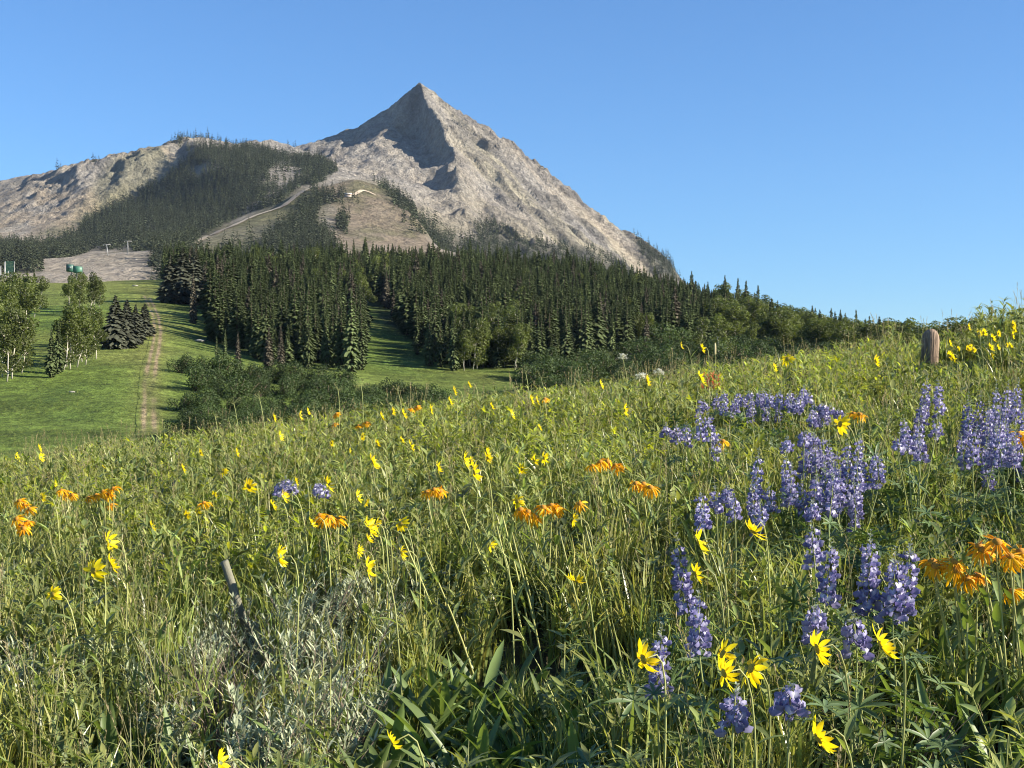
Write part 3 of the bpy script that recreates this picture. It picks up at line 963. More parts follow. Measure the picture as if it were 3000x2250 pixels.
# aspens and willows in front of the right hand forest and along the right skyline
rr = random.Random(5)
n_al = 0
for i in range(26):
    u = rr.uniform(1350, 1520); vb = rr.uniform(1010, 1088)
    tree_at("aspen_tree", ASPEN[i % 5], u, vb, vb - rr.uniform(120, 165), "pale green aspen with thin white trunk in the grove before the right hand forest", "tree", "aspens before the right hand forest", 1.2)
def ridge_u(u): return float(np.interp(u, [1600, 1950, 2150, 2300, 2460, 2700, 3000], [560, 600, 580, 550, 520, 480, 460]))
def aspen_words(u, y):
    where = "nearest the spruces" if u < 2300 else ("below the lone skyline spruce" if u < 2550 else ("beside the fence post" if u < 2780 else "behind the yellow flower patch"))
    row = "crest" if y > ridge_u(u) * 0.93 else ("upper slope" if y > ridge_u(u) * 0.8 else "foot")
    return "green aspen at the %s of the right skyline wood, %s" % (row, where), "tree", "aspens at the %s of the skyline wood %s" % (row, where)


for i in range(190):
    u = rr.uniform(2080, 2990); y = ridge_u(u) * rr.uniform(0.68, 1.06); x = (u - 1500) / FPX * y
    plant_tree("aspen_tree", ASPEN[i % 5], x, y, rr.uniform(10.0, 14.5), *aspen_words(u, y), 1.5)
for i in range(46):
    u = rr.uniform(2020, 2640); y = ridge_u(u) * rr.uniform(0.74, 1.05); x = (u - 1500) / FPX * y
    w_ = "left part" if u < 2230 else ("middle" if u < 2430 else "right part")
    plant_tree("spruce_tree", SPRUCE[i % 6], x, y, rr.uniform(12, 19) * float(np.interp(u, [2020, 2300, 2640], [1.1, 0.95, 0.75])), "dark spruce rising from the aspens in the %s of the right skyline wood" % w_, "tree", "spruces in the %s of the skyline wood" % w_, 1.3)
tree_at("spruce_tree", SPRUCE[3], 2508, 1035, 905, "lone pointed spruce highest above the right skyline wood", "tree", None, 1.2)
for i in range(30):
    u = rr.uniform(1480, 2250); y = rr.uniform(360, 560); x = (u - 1500) / FPX * y
    plant_tree("aspen_tree", ASPEN[i % 5], x, y, rr.uniform(8, 13), "aspen crown showing between the spruces of the hillside forest", "tree", "aspens mixed into the hillside forest", 1.2)
for i in range(22):
    u = rr.uniform(640, 1250); y = rr.uniform(420, 640); x = (u - 1500) / FPX * y
    plant_tree("aspen_tree", ASPEN[i % 5], x, y, rr.uniform(11, 15), "bright aspen crown high in the left part of the hillside forest", "tree", "aspens high in the left forest", 1.2)

# willow thickets: the dark mass below the forest, the bank at the right
def in_thicket(u):
    return float(np.interp(u, [530, 560, 700, 900, 1100, 1250], [1040, 1030, 1065, 1075, 1110, 1140])), float(np.interp(u, [530, 650, 900, 1250], [1285, 1290, 1265, 1215]))
k = 0
for row in range(5):
    for u in np.arange(545, 1260, 42):
        lo, hi = in_thicket(u)
        vb = lo + 62 + (hi - lo - 50) * row / 4 + rr.uniform(-12, 12)
        if vb > hi + 20: continue
        uu = u + rr.uniform(-16, 16) + 20 * (row % 2)
        sz = rr.uniform(55, 85) if row < 4 else rr.uniform(70, 105)
        lab = ["willow bush in the top row of the dark thicket below the left forest", "willow bush high in the dark thicket below the left forest", "willow bush in the middle of the dark thicket below the left forest",
               "willow bush low in the dark thicket just above the meadow crest", "willow bush nearest the meadow crest in the dark thicket"][row]
        tree_at("willow_shrub", SHRUB[k % 4], uu, vb, vb - sz, lab, "shrub", lab.replace("willow bush", "willows"), rr.uniform(0.95, 1.3), part_names=("stems", "crown"))
        k += 1
for i in range(150):
    u = rr.uniform(1570, 2900)
    lo = float(np.interp(u, [1570, 1700, 1900, 2100, 2300, 2900], [1110, 1060, 1025, 1030, 1035, 1050]))
    vb = rr.uniform(lo, 1190)
    zone_ = "under the aspen skyline at the right" if u > 2250 else ("on the bank right of the white umbels" if u > 1900 else "on the bank between the glade and the white umbels")
    tree_at("willow_shrub", SHRUB[i % 4], u, vb, vb - rr.uniform(60, 105), "willow bush " + zone_, "shrub", "willows " + zone_, rr.uniform(1.0, 1.35), part_names=("stems", "crown"))

# ---- the hillside forest: the largest stand as single trees, the rest as one mass
cand = []
ry = np.random.default_rng(3)
cell = 3.9
for gy in np.arange(240, 690, cell):
    for gx in np.arange(-150, 175, cell):
        x = gx + ry.uniform(-1.7, 1.7); y = gy + ry.uniform(-1.7, 1.7)
        u = 1500 + x / y * FPX
        if u < 470 or u > 2900: continue
        cand.append((x, y, u))
cand = np.array(cand)
cz = H_mid(cand[:, 0], cand[:, 1]); cu, cv = proj(cand[:, 0], cand[:, 1], cz)
left_f = in_poly(cu, cv, [(600, 895), (625, 1000), (760, 1062), (880, 1078), (1065, 1082), (1068, 960), (1060, 860), (1000, 780), (470, 700), (480, 820)])
right_f = in_poly(cu, cv, [(1000, 780), (1085, 850), (1150, 930), (1240, 1050), (1340, 1082), (1600, 1085), (1750, 1040), (1950, 1030), (2150, 1010), (2300, 1010), (2460, 1040), (2330, 960), (2150, 880), (1950, 800), (1400, 700), (1000, 700)])
keep = left_f | right_f
thin = ry.random(len(cand)) < np.where(cu > 2150, 0.35, np.where(cv < 870, 0.6, 0.82))
keep &= thin
X, Y_, Z_ = cand[keep, 0], cand[keep, 1], cz[keep]
hh = np.clip(ry.normal(11.4, 2.5, len(X)), 5.0, 17.5) * np.where(cu[keep] > 2100, 0.8, 1.0)
hh *= 1 - 0.25 * smooth(1700, 2000, cu[keep]) * smooth(450, 600, Y_)
order = np.argsort(-(hh / Y_))
pick = set(order[:230].tolist())
def spruce_words(x, y, h, left):
    u = 1500 + x / y * FPX
    size = "tall" if h > 14.5 else ("short" if h < 11.5 else "middling")
    if left: where = "above the dirt track" if u < 700 else ("behind the grey spruces" if u < 880 else "beside the glade")
    else: where = "along the glade" if u < 1300 else ("behind the pale aspen grove" if u < 1600 else ("above the willow bank" if u < 1900 else "near the right end of the forest"))
    t_ = "%s dark spruce packed in the %s forest, %s" % (size, "left" if left else "right", where)
    return t_, "tree", t_.replace("spruce", "spruces")


for i in order[:230]:
    left = X[i] < -0.1 * Y_[i]
    plant_tree("spruce_tree", (GREY[int(ry.integers(0, 2))] if ry.random() < 0.04 else SPRUCE[int(ry.integers(0, 6))]), float(X[i]), float(Y_[i]), float(hh[i]),
               *spruce_words(X[i], Y_[i], hh[i], left), float(ry.uniform(1.05, 1.55)), z=float(Z_[i]))
rest = np.array([i for i in range(len(X)) if i not in pick])
joined = []
for tme, cme in SPRUCE + GREY[:1] + [conifer_parts(150, width=0.12, levels=34, per=10, ragged=0.5, bare=0.25)]:
    joined.append(cme)
forest_coll = proto_collection("forest_spruce", joined)
n = len(rest)
rot = np.zeros((n, 3)); rot[:, 2] = ry.uniform(0, 6.28, n)
wsc = ry.uniform(1.1, 1.6, n)
scatter("spruce_forest", forest_coll, np.stack([X[rest], Y_[rest], Z_[rest]], 1), rot,
        np.stack([hh[rest] * wsc, hh[rest] * wsc, hh[rest]], 1), np.minimum(ry.integers(0, 20, n) % 8 * (ry.random(n) < 0.9), 7), "dense dark spruce forest rising up the hillside", "forest")

# ---- far forest on the mountain
far = []
for k in range(4):
    far.append(conifer_parts(600 + k, width=0.16 + 0.02 * (k % 2), levels=9, per=6, ragged=0.35, base=0.05, mat=M_farsp)[1])
far_coll = proto_collection("far_spruce", far)
cell = 5.2
gx, gy = np.meshgrid(np.arange(-1050, 520, cell), np.arange(1160, 3050, cell * 1.15))
gx = gx.ravel() + ry.uniform(-2.5, 2.5, gx.size); gy = gy.ravel() + ry.uniform(-2.8, 2.8, gy.size)
gz = H_mtn(gx, gy)
fx = np.clip((gx - GX[0]) / GS, 0, len(GX) - 1).astype(int); fy_ = np.clip((gy - GY[0]) / GS, 0, len(GY) - 1).astype(int)
dens = fm[fy_, fx]
inview = (np.abs(gx / gy) < 0.40)
k = (ry.random(gx.size) < dens * 0.5) & inview
FX, FY, FZ = gx[k], gy[k], gz[k]
# a few lone trees on the skyline of the shoulder
lone = [(275, 470, 2788), (283, 468, 2788), (292, 466, 2788), (505, 408, 2835), (515, 405, 2840), (525, 404, 2845), (535, 402, 2855), (560, 402, 2870), (575, 403, 2885), (590, 405, 2900), (610, 408, 2930), (640, 412, 2955), (860, 438, 3225), (845, 437, 3215), (866, 439, 3240), (180, 497, 2795), (170, 500, 2797),
        (1990, 795, 2950), (1940, 762, 2978), (1915, 745, 2985), (1890, 728, 2995), (1925, 752, 2982), (1870, 716, 3005), (1960, 776, 2968), (1900, 736, 2990), (1945, 768, 2975)]
for p in lone:
    x, y, z = P(*p)
    FX = np.append(FX, x); FY = np.append(FY, y - 6); FZ = np.append(FZ, H_mtn(x, y - 6))
n = len(FX)
fh = np.clip(ry.normal(18.5, 4.5, n), 8, 30)
rot = np.zeros((n, 3)); rot[:, 2] = ry.uniform(0, 6.28, n)
scatter("mountain_forest", far_coll, np.stack([FX, FY, FZ - 0.5], 1), rot, np.stack([fh * 1.45, fh * 1.45, fh], 1), ry.integers(0, 4, n), "far dark spruce forest on the mountain shoulder", "forest")
print("TREES hillside", len(X), "far", n)
# ================================================================== FLOWERING MEADOW
M_grass = leaf_mat("grass_blade", (0.215, 0.268, 0.080), 0.42, 0.36, 0.40, 0.6, (1.2, 1.2, 0.55), pos_scale=0.9, pos_col=(0.285, 0.315, 0.090))
M_forb = leaf_mat("forb_leaf", (0.205, 0.260, 0.088), 0.40, 0.36, 0.48, 0.6, (1.2, 1.2, 0.55))
M_lime = leaf_mat("lime_leaf", (0.34, 0.41, 0.070), 0.52, 0.4, 0.25, 0.45, (1.25, 1.25, 0.4))
M_sage = leaf_mat("sage_leaf", (0.33, 0.365, 0.23), 0.18, 0.8, 0.18, 0.15, (1.0, 1.0, 0.75))
M_stem = leaf_mat("pale_stem", (0.34, 0.36, 0.125), 0.15, 0.5, 0.2, 0.35)
M_broad = leaf_mat("broad_leaf", (0.145, 0.205, 0.066), 0.34, 0.45, 0.3, 0.4, (1.3, 1.3, 0.45))
M_palm = leaf_mat("lupine_leaf", (0.105, 0.158, 0.066), 0.28, 0.45, 0.2, 0.4, (1.2, 1.3, 0.5))
M_straw = leaf_mat("straw", (0.34, 0.29, 0.17), 0.2, 0.7, 0.25, 0.2)
M_dead = flat_mat("dead_twig", (0.16, 0.125, 0.095), 0.9, 20, 0.35)
M_yellow = leaf_mat("yellow_petal", (0.90, 0.74, 0.015), 0.50, 0.5, 0.06, 0.25, (1.0, 0.95, 0.6))
M_orange = leaf_mat("orange_petal", (0.88, 0.46, 0.010), 0.45, 0.5, 0.10, 0.25, (1.0, 0.85, 0.5))
M_disc = flat_mat("flower_disc", (0.40, 0.28, 0.03), 0.9, 400, 0.5)
M_odisc = flat_mat("orange_disc", (0.40, 0.18, 0.015), 0.9, 400, 0.4)
M_lup = leaf_mat("lupine_petal", (0.80, 0.80, 0.80), 0.30, 0.5, 0.12, 0.25, (0.9, 0.8, 1.0))
M_whitef = leaf_mat("white_floret", (0.78, 0.78, 0.68), 0.3, 0.7, 0.06, 0.2, (1, 1, 0.9))
M_pinkf = leaf_mat("coral_bract", (0.62, 0.20, 0.13), 0.35, 0.6, 0.1, 0.2, (1, 0.8, 0.6))


def leaf_shape(mb, base, direction, up, L, W, m=0, c=(1, 1, 1), curl=0.25, fold=0.18, seg=4, prof=None):
    """pointed leaf with a midrib fold, bending away from 'up'"""
    d = Vector(direction).normalized(); up = Vector(up)
    side = d.cross(up)
    if side.length < 1e-4: side = d.orthogonal()
    side.normalize(); nrm = side.cross(d).normalized()
    V = []; F = []
    prof = prof or [0.25, 0.85, 1.0, 0.62, 0.0]
    p = Vector(base); dd = d.copy()
    step = L / seg
    for i in range(seg + 1):
        w = W * 0.5 * np.interp(i / seg * (len(prof) - 1), range(len(prof)), prof)
        if i == seg:
            V.append(tuple(p))
        else:
            V += [tuple(p + side * w + nrm * w * fold * 2), tuple(p), tuple(p - side * w + nrm * w * fold * 2)]
        dd = (Matrix.Rotation(-curl / seg, 3, side) @ dd)
        nrm = side.cross(dd).normalized()
        p = p + dd * step
    for i in range(seg - 1):
        a = i * 3; b = a + 3
        F += [[a, a + 1, b + 1, b], [a + 1, a + 2, b + 2, b + 1]]
    a = (seg - 1) * 3; b = seg * 3
    F += [[a, a + 1, b], [a + 1, a + 2, b]]
    mb.add(V, F, m, c)


def tuft(seed, n=46, hmin=0.16, hmax=0.44, rad=0.085, w=0.0036, straw=0.12, spread=0.35):
    r = random.Random(seed); mb = MB()
    for _ in range(n):
        a = r.uniform(0, 6.28); q = rad * math.sqrt(r.random())
        x, y = math.cos(a) * q, math.sin(a) * q
        h = r.uniform(hmin, hmax); az = r.uniform(0, 6.28); ln = r.uniform(0.03, spread) * h; ww = w * r.uniform(0.6, 1.5)
        dx, dy = math.cos(az), math.sin(az)
        fa = r.uniform(0, 3.14); sx, sy = math.cos(fa) * ww, math.sin(fa) * ww
        V = []
        for t, k in ((0, 0.8), (0.4, 1.0), (0.75, 0.75)):
            o = ln * t ** 2.0; z = h * t * (1 - 0.12 * t * ln / h)
            V += [(x + dx * o + sx * k, y + dy * o + sy * k, z), (x + dx * o - sx * k, y + dy * o - sy * k, z)]
        V.append((x + dx * ln * 1.15, y + dy * ln * 1.15, h * (0.97 - 0.25 * ln / h)))
        g = r.uniform(0.7, 1.35)
        c = (1.5 * g, 1.25 * g, 1.5 * g) if r.random() < straw else (g * r.uniform(0.9, 1.2), g, g * 0.95)
        mb.add(V, [[0, 1, 3, 2], [2, 3, 5, 4], [4, 5, 6]], 0, c)
    return mb.mesh("tuft", M_grass)


def forb(seed, h=0.42, n=16, L=0.075, W=0.014, mat=None, bushy=1, stemr=0.0016):
    r = random.Random(seed); mb = MB()
    for b in range(bushy):
        a0 = r.uniform(0, 6.28); ln = r.uniform(0.02, 0.28); hh = h * r.uniform(0.75, 1.1)
        bx, by = r.uniform(-0.04, 0.04) * (bushy > 1), r.uniform(-0.04, 0.04) * (bushy > 1)
        pts = [(bx + math.cos(a0) * ln * hh * t ** 1.6, by + math.sin(a0) * ln * hh * t ** 1.6, hh * t) for t in (0, 0.35, 0.7, 1.0)]
        g0 = r.uniform(0.8, 1.2)
        mb.tube(pts, [stemr * 1.3, stemr * 1.2, stemr, stemr * 0.6], 3, 1, (g0, g0, g0), cap=False)
        for k in range(n):
            t = r.uniform(0.12, 1.0); p = np.array([np.interp(t, (0, 0.35, 0.7, 1.0), [q[i] for q in pts]) for i in range(3)])
            a = r.uniform(0, 6.28); el = r.uniform(0.35, 1.15)
            d = (math.cos(a) * math.cos(el), math.sin(a) * math.cos(el), math.sin(el))
            g = r.uniform(0.75, 1.35)
            leaf_shape(mb, p, d, (0, 0, 1), L * r.uniform(0.6, 1.25) * (1.1 - 0.35 * t), W * r.uniform(0.7, 1.3), 0, (g * r.uniform(0.95, 1.2), g, g * 0.9), r.uniform(0.1, 0.9), 0.15, 3, [0.3, 1.0, 0.7, 0])
    return mb.mesh("forb", [mat or M_forb, M_stem])


def sage(seed, n_st=26, h=0.30, spread=0.20):
    r = random.Random(seed); st = MB(); lf = MB()
    for _ in range(n_st):
        a = r.uniform(0, 6.28); q = spread * math.sqrt(r.random())
        e = np.array([math.cos(a) * q, math.sin(a) * q, h * r.uniform(0.65, 1.15)])
        mid = e * np.array([0.55, 0.55, 0.55])
        st.tube([(0, 0, -0.02), mid, e], [0.004, 0.0025, 0.001], 3, 0, None, cap=False)
        for k in range(26):
            t = r.uniform(0.35, 1.02); p = mid + (e - mid) * (t - 0.5) * 2 if t > 0.5 else mid * t * 2
            a2 = r.uniform(0, 6.28); el = r.uniform(0.3, 1.35)
            d = (math.cos(a2) * math.cos(el), math.sin(a2) * math.cos(el), math.sin(el))
            g = r.uniform(0.75, 1.3)
            leaf_shape(lf, p, d, (0, 0, 1), r.uniform(0.020, 0.050), r.uniform(0.0045, 0.0085), 0, (g, g, g), 0.2, 0.1, 2, [0.5, 1.0, 0])
    return st.mesh("stems", M_dead), lf.mesh("foliage", M_sage)


def seedgrass(seed, h=0.6):
    r = random.Random(seed); mb = MB()
    for _ in range(5):
        a = r.uniform(0, 6.28); ln = r.uniform(0.05, 0.25) * h; hh = h * r.uniform(0.75, 1.1); bx, by = r.uniform(-.05, .05), r.uniform(-.05, .05)
        pts = [(bx + math.cos(a) * ln * t * t, by + math.sin(a) * ln * t * t, hh * t) for t in (0, 0.4, 0.75, 1)]
        mb.tube(pts, [0.0013, 0.0012, 0.001, 0.0006], 3, 0, (0.9, 1, 0.8), cap=False)
        e = np.array(pts[-1])
        for k in range(10):
            t = k / 10; p = e + (np.array(pts[-2]) - e) * t * 0.45
            a2 = r.uniform(0, 6.28); el = r.uniform(0.7, 1.4)
            d = (math.cos(a2) * math.cos(el), math.sin(a2) * math.cos(el), math.sin(el))
            leaf_shape(mb, p, d, (0, 0, 1), r.uniform(0.010, 0.022), 0.0035, 0, (1, 0.95, 0.9), 0.1, 0.1, 2, [0.6, 1, 0])
    return mb.mesh("seedgrass", M_straw)


def palmate(mb, c, nrm, rad, r, m=0, n=8):
    nrm = Vector(nrm).normalized(); a = nrm.orthogonal().normalized(); b = nrm.cross(a)
    off = r.uniform(0, 6.28)
    for k in range(n):
        t = off + 6.283 * k / n
        d = a * math.cos(t) + b * math.sin(t) + nrm * r.uniform(0.15, 0.45)
        g = r.uniform(0.8, 1.25)
        leaf_shape(mb, c, d, nrm, rad * r.uniform(0.8, 1.1), rad * 0.19, m, (g, g, g * 0.95), 0.35, 0.25, 3, [0.25, 0.9, 0.85, 0])


def lupine_foliage(seed, n=12, h=0.30, spread=0.13):
    r = random.Random(seed); mb = MB()
    for _ in range(n):
        a = r.uniform(0, 6.28); q = spread * math.sqrt(r.random()); hh = h * r.uniform(0.45, 1.1)
        e = np.array([math.cos(a) * q, math.sin(a) * q, hh])
        mb.tube([(0, 0, 0), e * np.array([0.4, 0.4, 0.6]), e], [0.0017, 0.0014, 0.001], 3, 1, (0.8, 0.9, 0.8), cap=False)
        palmate(mb, tuple(e), (math.cos(a) * 0.6 + r.uniform(-.4, .4), math.sin(a) * 0.6 - 0.25 + r.uniform(-.4, .4), 1.0), r.uniform(0.05, 0.078), r)
    return mb.mesh("foliage", [M_palm, M_stem])


# ---- where each flower stands: found from its place in the photograph and its height above the bank
def stand(u, v, h):
    ys = np.linspace(2.5, 14.5, 1201)
    xs = (u - 1500) / FPX * ys; zr = CAM_Z + (HOR - v) / FPX * ys
    f = zr - (H_near(xs, ys) + h)
    cr = np.where((f[:-1] > 0) & (f[1:] <= 0))[0]
    i = cr[0] if len(cr) else int(np.argmin(np.abs(f[ys < 13.2])))
    return float(xs[i]), float(ys[i]), float(zr[i])


KEYS = []       # (u, v, depth, radius in photo px): kept free of grass in front


def key(x, y, z, r_m, share=1.0):
    u, v = proj(np.array(x), np.array(y), np.array(z))
    KEYS.append((float(u), float(v), y, r_m / y * FPX * share))


def smooth_path(p0, p1, p2, p3, n=9):
    p0, p1, p2, p3 = map(np.array, (p0, p1, p2, p3))
    return [tuple((1 - t) ** 3 * p0 + 3 * (1 - t) ** 2 * t * p1 + 3 * (1 - t) * t * t * p2 + t ** 3 * p3) for t in np.linspace(0, 1, n)]


# petals shared by all heads
def petal_mesh(name, L, W, curl, mat, seed, notch=0.0, tint=(1, 1, 1), fold=0.12, prof=None):
    mb = MB()
    leaf_shape(mb, (0, 0, 0), (1, 0, 0), (0, 0, 1), L, W, 0, tint, curl, fold, 5, prof or [0.45, 0.8, 1.0, 0.95, 0.6, 0.0])
    return mb.mesh(name, mat)


Y_PET = [petal_mesh("petal", 0.040 * s, 0.0145 * s, c_, M_yellow, 0, tint=tn) for s, c_, tn in ((1.0, 0.5, (1, 1, 1)), (0.92, 0.75, (1, 0.95, 1)), (1.06, 0.3, (1, 1.04, 1.2)), (0.88, 1.0, (0.97, 0.9, 1)))]
O_PET = [petal_mesh("petal", 0.036 * s, 0.0072 * s, c_, M_orange, 0, tint=tn, fold=0.3) for s, c_, tn in ((1.0, 0.5, (1, 1, 1)), (1.15, 0.9, (1.05, 1.25, 1)), (0.9, 0.1, (1, 0.85, 1)), (1.05, 1.4, (1.0, 1.1, 1)))]


def head_mesh(name, rad, mat, green, dome=0.45):
    mb = MB(); n = 12; rings = [(1.0, 0.0), (0.85, 0.25), (0.55, 0.42), (0.2, 0.5)]
    V = [(rad * a * math.cos(6.283 * k / n), rad * a * math.sin(6.283 * k / n), rad * dome * 2 * b) for a, b in rings for k in range(n)] + [(0, 0, rad * dome)]
    F = [[i * n + k, i * n + (k + 1) % n, (i + 1) * n + (k + 1) % n, (i + 1) * n + k] for i in range(3) for k in range(n)] + [[3 * n + k, 3 * n + (k + 1) % n, 4 * n] for k in range(n)]
    mb.add(V, F, 0)
    for k in range(13):      # green bracts behind
        a = 6.283 * k / 13
        leaf_shape(mb, (0, 0, -rad * 0.55), (math.cos(a), math.sin(a), 0.35), (0, 0, 1), rad * 1.45, rad * 0.55, 1, (1, 1, 1), -0.5, 0.1, 3, [0.7, 1.0, 0.7, 0])
    V = [(rad * 0.8 * math.cos(6.283 * k / 8), rad * 0.8 * math.sin(6.283 * k / 8), -0.1 * rad) for k in range(8)] + [(0, 0, -rad * 0.8)]
    mb.add(V, [[(k + 1) % 8, k, 8] for k in range(8)], 1)
    return mb.mesh(name, [mat, green])


Y_HEAD = head_mesh("flower_head", 0.0125, M_disc, M_forb)
O_HEAD = head_mesh("flower_head", 0.0115, M_odisc, M_forb, 0.7)


def joined_rays(name, pets, n, r0, tilt, seed, mat):
    """ray petals of a head too far off to tell its petals apart: one part"""
    r = random.Random(seed); mb = MB()
    for k in range(n):
        L = r.uniform(0.028, 0.037); a = 6.283 * k / n + r.uniform(-.15, .15)
        leaf_shape(mb, (math.cos(a) * r0, math.sin(a) * r0, 0), (math.cos(a), math.sin(a), tilt + r.uniform(-.2, .2)), (0, 0, 1), L, L * 0.36, 0, (1, r.uniform(0.92, 1.05), 1), 0.5, 0.12, 3, [0.5, 1, 0.8, 0])
    return mb.mesh(name, mat)


Y_RAYS = [joined_rays("ray_petals", None, 13, 0.010, -0.1, 5 + k, M_yellow) for k in range(3)]
O_RAYS = [joined_rays("ray_petals", None, 15, 0.009, -0.35, 15 + k, M_orange) for k in range(3)]


def add_head(root, base, head_me, pets, rays, loc, normal, n_pet, r0, tilt, detailed, rnd, size=1.0):
    hd = link("flower_head", head_me, root)
    q = Vector(normal).to_track_quat('Z', 'Y')
    q = q @ Euler((0, 0, rnd.uniform(0, 6.28))).to_quaternion()
    hd.location = Vector(loc) - Vector(base); hd.rotation_mode = 'QUATERNION'; hd.rotation_quaternion = q; hd.scale = (size,) * 3
    if detailed:
        for k in range(n_pet):
            p = link("petal", rnd.choice(pets), hd)
            a = 6.283 * k / n_pet + rnd.uniform(-0.16, 0.16)
            p.location = (math.cos(a) * r0, math.sin(a) * r0, rnd.uniform(-0.001, 0.001))
            p.rotation_euler = (rnd.uniform(-0.45, 0.45), tilt + rnd.uniform(-0.35, 0.4), a)
    else:
        link("ray_petals", rnd.choice(rays), hd)["kind"] = "stuff"
    return hd


def stem_leaves(root, base, path, n, L, W, rnd, mat, name="leaf", t0=0.1, t1=0.75, el=(0.5, 1.1)):
    for k in range(n):
        t = t0 + (t1 - t0) * (k + rnd.random()) / n
        i = t * (len(path) - 1); a = int(i); p = np.array(path[a]) * (1 - (i - a)) + np.array(path[min(a + 1, len(path) - 1)]) * (i - a)
        az = rnd.uniform(0, 6.28); e = rnd.uniform(*el)
        mb = MB(); g = rnd.uniform(0.85, 1.2)
        leaf_shape(mb, p - np.array(base), (math.cos(az) * math.cos(e), math.sin(az) * math.cos(e), math.sin(e)), (0, 0, 1), L * rnd.uniform(0.7, 1.2), W * rnd.uniform(0.8, 1.2), 0, (g, g, g * 0.95), rnd.uniform(0.2, 0.9), 0.2, 4)
        mb.build(name, mat, root)


fr = random.Random(21)


def sunflower(u, v, label, h=0.58, face=(-0.94, 0.0, -0.30), size=1.0, lean=None, group=None, leaves=2):
    x, y, z = stand(u, v, h * fr.uniform(0.93, 1.07))
    lean = fr.uniform(0.03, 0.13) if lean is None else lean
    bx, by = x + lean, y + fr.uniform(-0.03, 0.06)
    base = (bx, by, float(H_near(np.array(bx), np.array(by))) - 0.01)
    root = thing("yellow_sunflower", label, "flower", base, 0, group)
    n = Vector(face).normalized()
    n = (n + Vector((fr.uniform(-.12, .12), fr.uniform(-.32, .22), fr.uniform(-.2, .15)))).normalized()
    back = np.array((x, y, z)) - np.array(n) * 0.012
    hgt = z - base[2]
    path = smooth_path(base, (bx - lean * 0.2, by, base[2] + hgt * 0.55), tuple(back - np.array(n) * 0.09 + np.array([0, 0, 0.035])), tuple(back), 10)
    mb = MB(); mb.tube(np.array(path) - np.array(base), [0.0030, 0.0029, 0.0028, 0.0027, 0.0026, 0.0025, 0.0023, 0.0021, 0.0019, 0.0018], 5, 0, (1, 1, 1), cap=False); mb.build("stem", M_stem, root, True)
    add_head(root, base, Y_HEAD, Y_PET, Y_RAYS, (x, y, z), n, 13, 0.0105, 0.10, y < 8.2, fr, size)
    stem_leaves(root, base, path, leaves, 0.10, 0.017, fr, M_forb)
    key(x, y, z, 0.048 * size)
    if y < 9: KEYS.append((u + 14, v + 40 / max(1, y / 4), y, 9))
    return root


def sneezeweed(heads, label, h=0.50, group=None, dy=0.0):
    us = [p[0] for p in heads]; vs = [p[1] for p in heads]
    x0, y0, z0 = stand(sum(us) / len(us), sum(vs) / len(vs), h)
    bx, by = x0 + 0.05, y0 + dy
    base = (bx, by, float(H_near(np.array(bx), np.array(by))) - 0.01)
    root = thing("orange_sneezeweed", label, "flower", base, 0, group)
    for (u, v) in heads:
        y = y0 + fr.uniform(-0.05, 0.05); x = (u - 1500) / FPX * y; z = CAM_Z + (HOR - v) / FPX * y
        n = Vector((fr.uniform(-.45, .2), fr.uniform(-.75, -.1), fr.uniform(0.55, 1.0))).normalized()
        back = np.array((x, y, z)) - np.array(n) * 0.010
        b2 = (bx + fr.uniform(-.03, .03), by + fr.uniform(-.03, .03), base[2])
        path = smooth_path(b2, (b2[0] + (x - b2[0]) * 0.2, b2[1], b2[2] + (z - b2[2]) * 0.45), tuple(back - np.array([0, 0, 0.09])), tuple(back), 8)
        mb = MB(); mb.tube(np.array(path) - np.array(base), [0.0036, 0.0035, 0.0034, 0.0032, 0.003, 0.0027, 0.0024, 0.0022], 5, 0, (1.1, 1.05, 1), cap=False); mb.build("stem", M_stem, root, True)
        add_head(root, base, O_HEAD, O_PET, O_RAYS, (x, y, z), n, 17, 0.0095, 0.38, y < 8.2, fr, fr.uniform(0.9, 1.2))
        stem_leaves(root, base, path, 2, 0.11, 0.022, fr, M_broad, t0=0.15, t1=0.7, el=(0.9, 1.35))
        key(x, y, z, 0.036)
    return root


